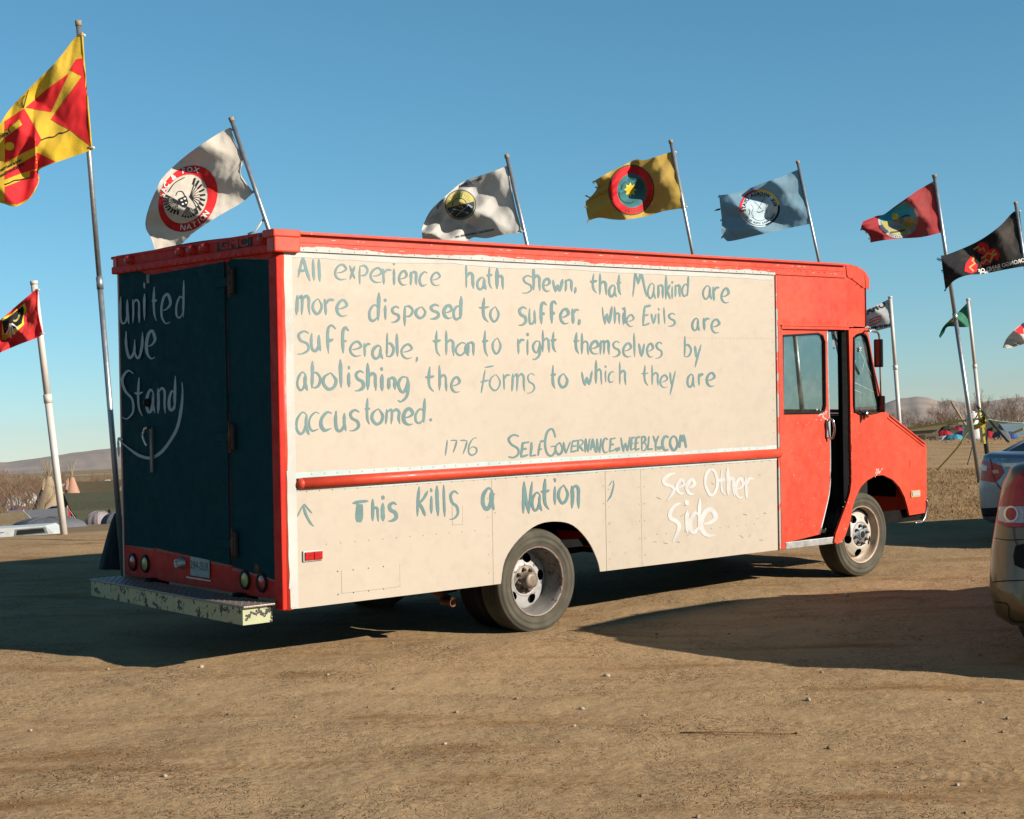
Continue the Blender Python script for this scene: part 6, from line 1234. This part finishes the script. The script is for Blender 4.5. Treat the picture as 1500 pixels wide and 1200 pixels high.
# ------------------------------------------------------------------ bare trees
BARK = simple('grey_brown_bark', (.20, .135, .095), .95, 0, .2, 10); TWIG = simple('brown_twigs', (.23, .145, .095), .95, 0, .2, 1)
def tree_mesh(seed, h, spread, depth, bushy):
    rnd = random.Random(seed); tr = MB(); cw = MB()
    def grow(p, d, L, r, lev):
        n = 3; q = p.copy(); pts = [q.copy()]
        for i in range(n): d = (d+Vector((rnd.gauss(0, .13), rnd.gauss(0, .13), .05))).normalized(); q = q+d*(L/n); pts.append(q.copy())
        (tr if lev <= 1 else cw).tube(pts, r, 5 if lev < 2 else 3, caps=False, r2=r*.6)
        if lev >= depth: return
        for k in range(rnd.randint(3, 4) if lev < 3 else 5):
            t = rnd.uniform(.35, 1); j = min(n-1, int(t*n)); s = pts[j].lerp(pts[j+1], t*n-j); a = rnd.uniform(0, 6.28); sp = rnd.uniform(.4, 1)*spread; nd = (d+Vector((math.cos(a)*sp, math.sin(a)*sp, rnd.uniform(-.05, .35)))).normalized(); grow(s, nd, L*rnd.uniform(.5, .75), max(.006, r*.5), lev+1)
    for b in range(bushy): grow(Vector((rnd.uniform(-.25, .25)*bushy*.5, rnd.uniform(-.25, .25)*bushy*.5, -.1)), Vector((rnd.gauss(0, .25), rnd.gauss(0, .25), 1)).normalized(), h*.42, h*.014/(bushy**.3), 0)
    out = []
    for m_, nm, mt in ((tr, 'trunk', BARK), (cw, 'crown', TWIG)):
        me = bpy.data.meshes.new(nm); me.from_pydata([tuple(v) for v in m_.v], [], m_.f); me.materials.append(mt); out.append(me)
    return out
TM = [tree_mesh(1, 7, .8, 4, 1), tree_mesh(2, 7, 1.0, 4, 2), tree_mesh(5, 5, 1.0, 4, 4), tree_mesh(9, 4, 1.1, 4, 5)]
def tree(px, d, k_, s, label, group, sz=None):
    p = wpt(px, d); t = thing('bare_tree' if k_ < 2 else 'bare_bush', label, 'tree' if k_ < 2 else 'bush', p, random.uniform(0, 6.28), group, 'world'); t.matrix_world = t.matrix_world @ Matrix.Diagonal((s, s, sz or s, 1))
    for me, nm in zip(TM[k_], ('trunk' if k_ < 2 else 'stems', 'crown')): o = bpy.data.objects.new(nm, me); C.objects.link(o); o.parent = t
    return t
for px_, d_, k_, sc_, lb in ((20, 170, 0, 1.05, 'tall bare tree nearest the left edge'), (14, 190, 1, 1.1, 'forked bare tree just behind the one nearest the left edge'), (-4, 180, 0, 1.1, 'bare tree cut by the left edge of the picture'), (30, 240, 2, 1.4, 'dense brown bush between the left edge and the cream tepee'), (58, 240, 1, 1.25, 'forked bare tree directly behind the cream tepee poles'), (44, 260, 1, 1.1, 'bare forked tree left of the cream tepee'), (78, 250, 0, 1.35, 'tall bare tree seen right behind the white pipe pole'), (62, 300, 2, 1.6, 'wide brown bush far behind the cream tepee'), (90, 290, 1, 1.1, 'bare tree between the two tepees'), (8, 260, 2, 1.5, 'wide bare bush far back at the left edge'), (-20, 200, 2, 1.6, 'broad bare bush just outside the left edge'), (-40, 190, 1, 1.3, 'bare tree well outside the left edge'),
    (26, 165, 0, .95, 'thin bare tree in front of the purple tent'), (50, 185, 1, .9, 'small forked bare tree at the left foot of the cream tepee'), (12, 150, 2, 1.0, 'low brown bush over the white camper'), (84, 235, 2, 1.3, 'brown bush filling the gap between the two tepees'), (128, 290, 2, 1.3, 'brown bush above the brown marquee'), (38, 210, 2, 1.3, 'brown bush left of the cream tepee base'), (118, 260, 2, 1.0, 'brown bush right of the salmon tepee'), (160, 300, 1, 1.0, 'small bare tree by the tall steel flagpole'),
    (1421, 300, 0, 1.45, 'tall bare tree behind the two crossing flagpoles'), (1452, 290, 0, 1.5, 'tallest bare tree above the ribboned post'), (1410, 310, 1, 1.3, 'forked bare tree left of the crossing flagpoles'), (1462, 310, 1, 1.25, 'forked bare tree right of the tallest one'), (1378, 320, 2, 1.7, 'round brown bush above the beige box tent'), (1386, 330, 2, 1.7, 'round brown bush above the turquoise tent'), (1368, 340, 2, 1.3, 'small round bush left of the rounded bushes'), (1328, 340, 1, 1.1, 'bare tree right of the grey flagpole behind the hood'), (1318, 330, 2, 1.4, 'brown bush at the grey flagpole behind the hood'), (1340, 350, 2, 1.3, 'brown bush above the front slope of the red hood'), (1474, 300, 2, 1.5, 'brown bush above the saloon roof'), (1488, 290, 2, 1.6, 'brown bush at the right edge over the saloon'), (1352, 330, 3, 1.4, 'low many stemmed bush over the nose of the van'), (1398, 330, 3, 1.5, 'low many stemmed bush left of the leaning flagpole'), (1432, 320, 2, 1.5, 'bush between the pale pole and the ribboned post'), (1444, 330, 2, 1.5, 'bush right behind the ribboned post'), (1500, 280, 1, 1.3, 'bare tree cut by the right edge'), (1306, 340, 3, 1.7, 'low bush close to the wing mirror'), (1290, 330, 2, 1.5, 'bush hidden behind the quarter window'), (1520, 290, 2, 1.6, 'bush outside the right edge')):
    tree(px_, d_, k_, sc_, lb, 'bare trees left of the van' if px_ < 700 else 'bare trees right of the van')
m = MB(); rnd = random.Random(5)
for rngs in ((-260, 190, 300, 760, 5200, 4.0), (1230, 1760, 300, 620, 6500, 4.2), (190, 1230, 330, 700, 3000, 4.5)):
    for k_ in range(rngs[4]):
        px_ = rnd.uniform(rngs[0], rngs[1]); d = rnd.uniform(rngs[2], rngs[3]); cl = noise.noise(Vector((px_*.03, d*.01, 4)))
        if cl < -.12: continue
        p = CW+(fwd+rgt*((px_-CX)/F))*d; z = ground_z(p.x, p.y); h = rngs[5]*(.35+.9*max(0, cl+.3))*rnd.uniform(.5, 1.1); a = rnd.uniform(-.5, .5); w_ = rnd.uniform(.04, .16); b = Vector((p.x, p.y, z)); tp = b+rgt*(a*h)+fwd*rnd.uniform(-.4, .4)+Vector((0, 0, h)); md = b.lerp(tp, .5)+rgt*rnd.uniform(-.3, .3)
        m.add([b-rgt*w_, b+rgt*w_, md+rgt*w_*.8, tp, md-rgt*w_*.8], [(0, 1, 2, 3, 4)])
m.build('distant_thicket', TWIG, None, 'world', kind='stuff', recalc=False)
# ------------------------------------------------------------------ stones, straws, crumbs on the clay
STM = simple('pale_stone', (.46, .36, .26), .8, 0, .15, 20); STD = simple('brown_stone', (.20, .13, .09), .85, 0, .2, 20)
def gpx(px, py):
    D = (RG.to_3x3() @ ray(px, py)).normalized(); t = 5.0
    for _ in range(60):
        p = CW+D*t; g = p.z-ground_z(p.x, p.y)
        if abs(g) < .0006: break
        t += g/max(.03, -D.z)*.9
    return CW+D*t
for i, (px_, py_, r, m_, lb) in enumerate(((295, 978, .022, STM, 'pale pebble below the shadow of the van rear'), (158, 981, .014, STM, 'small flat pale pebble at the lower left of the van shadow'), (852, 1039.5, .021, STM, 'round pale pebble with a sharp shadow in the middle foreground'), (1184, 1026, .020, STM, 'round pale pebble below the car shadow'), (1402, 651+500, .016, STM, 'grey pebble near the lower right corner'), (652, 1090.5, .014, STM, 'small pale pebble in the centre foreground'), (335, 1047, .015, STD, 'brown crumb with a dark shadow on the left clay'), (241, 1138, .018, STM, 'flat greyish pebble at the lower left'), (45, 1071, .014, STM, 'pale pebble near the left edge'), (889, 991, .024, STM, 'long pale chip of stone below the van rear wheel'), (841, 1064, .012, STM, 'light green grey pebble beside the straw'), (1214, 1097, .016, STD, 'dark brown crumb right of the long straw'), (1240, 873.5, .030, STM, 'pale stone on the rim of the car shadow below the front wheel'), (578, 1010, .018, STD, 'brown crumb of clay in the middle foreground'), (1392, 1026, .013, STD, 'small brown pebble at the right below the shadow'), (1438, 1030, .013, STM, 'small pale pebble at the right below the shadow'), (480, 989, .012, STM, 'tiny pale pebble under the van rear overhang'), (293, 1018, .013, STD, 'tiny brown pebble under the bumper shadow'))):
    r *= .8; m = MB(); m.ball((0, 0, 0), r, 1.25, .9, .7, 9, 6, .18); o = m.build('pebble', m_, None, 'world'); o.matrix_world = Matrix.Translation(gpx(px_, py_)+Vector((0, 0, r*.3))) @ Matrix.Rotation(random.uniform(0, 6), 4, 'Z'); tag(o, lb, 'pebble', 'loose pebbles on the clay')
a, b = gpx(996, 1075), gpx(1168, 1075.5); m = MB(); m.tube([a+Vector((0, 0, .006)), a.lerp(b, .3)+Vector((0, 0, .012)), a.lerp(b, .7)+Vector((0, 0, .006)), b+Vector((0, 0, .008))], .0035, 5); m.ball(b+Vector((0, 0, .008)), .009, 1.4, .8, .8, 6, 4); tag(m.build('stalk', simple('dry_stalk', (.22, .11, .05), .8), None, 'world'), 'long thin dry stalk lying on the clay in the foreground', 'stalk')
def litter(name, mat, n, fx_, lmin, lmax, w_, lo=5.5, hi=21, spread=.36, clump=.05):
    m = MB(); rnd = random.Random(hash(name) % 1000 if False else len(name)*31+n); cnt_ = 0
    while cnt_ < n:
        d = lo*(hi/lo)**rnd.random(); a = rnd.uniform(-spread, spread); p = CW+(fwd+rgt*a)*d
        cl = noise.noise(Vector((a*d*.8, d*2.2, 11)))+.5*noise.noise(Vector((a*d*3, d*7, 12)))
        if cl < clump and rnd.random() < .90: continue
        z = ground_z(p.x, p.y); an = rnd.gauss(0, .55) if rnd.random() < .7 else rnd.uniform(0, 3.1); L = rnd.uniform(lmin, lmax); dr = rgt*math.cos(an)+fwd*math.sin(an); c_ = Vector((p.x, p.y, z+.003)); lift = rnd.uniform(0, .006); nn = Vector((-dr.y, dr.x, 0))*w_*rnd.uniform(.6, 1.4)
        e0, e1 = c_-dr*L/2, c_+dr*L/2+Vector((0, 0, lift)); md = c_+nn*rnd.uniform(-3, 3)+Vector((0, 0, .003)); m.add([e0-nn*.5, md-nn, e1-nn*.3, e1+nn*.3, md+nn, e0+nn*.5], [(0, 1, 4, 5), (1, 2, 3, 4)]); cnt_ += 1
    m.build(name, mat, None, 'world', kind='stuff', recalc=False)
litter('straw_litter', simple('dry_straw', (.36, .19, .07), .8, 0, .35, 6), 13000, 0, .01, .06, .002, clump=.22); litter('pale_straw', simple('pale_straw', (.50, .38, .22), .8, 0, .2, 6), 700, 0, .01, .07, .0016); litter('dark_crumbs', simple('dark_crumbs', (.10, .055, .03), .9, 0, .3, 6), 7000, 0, .004, .016, .003, clump=-.1)
m = MB(); rnd = random.Random(77)
for k_ in range(2600):
    d = 5.5*(22/5.5)**rnd.random(); a = rnd.uniform(-.36, .36); p = CW+(fwd+rgt*a)*d; r = rnd.uniform(.0018, .006)*(1 if rnd.random() < .95 else 2.4); m.ball((p.x, p.y, ground_z(p.x, p.y)+r*.3), r, 1.2, .9, .7, 5, 3, .2)
m.build('gravel', simple('gravel_grains', (.30, .20, .12), .9, 0, .35, 3), None, 'world', kind='stuff')
m = MB(); rnd = random.Random(8); n_ = 0
while n_ < 12000:
    px_ = rnd.uniform(1285, 1560); d = rnd.uniform(21, 33) if rnd.random() < .97 else rnd.uniform(44, 60); p = wpt(px_, d)
    if noise.noise(Vector((p.x*.6, p.y*.6, 3))) < -.35: continue
    h = rnd.uniform(.02, .07)*(1 if d < 40 else 1.5); l = rgt*rnd.gauss(0, h)+fwd*rnd.gauss(0, h); w_ = rgt*.007*(1 if d < 40 else 3); m.add([p-w_, p+w_, p+l+Vector((0, 0, h))], [(0, 1, 2)]); n_ += 1
m.build('dry_grass', simple('dry_grass', (.31, .20, .105), .9, 0, .3, 2), None, 'world', kind='stuff', recalc=False)
m = MB()
for k_ in range(5000):
    px_ = rnd.uniform(0, 175); d = rnd.uniform(24, 40); p = wpt(px_, d); h = rnd.uniform(.015, .07); l = rgt*rnd.gauss(0, h)+fwd*rnd.gauss(0, h); w_ = rgt*.008; m.add([p-w_, p+w_, p+l+Vector((0, 0, h))], [(0, 1, 2)])
m.build('crest_grass', simple('crest_grass', (.30, .20, .09), .9, 0, .3, 2), None, 'world', kind='stuff', recalc=False)
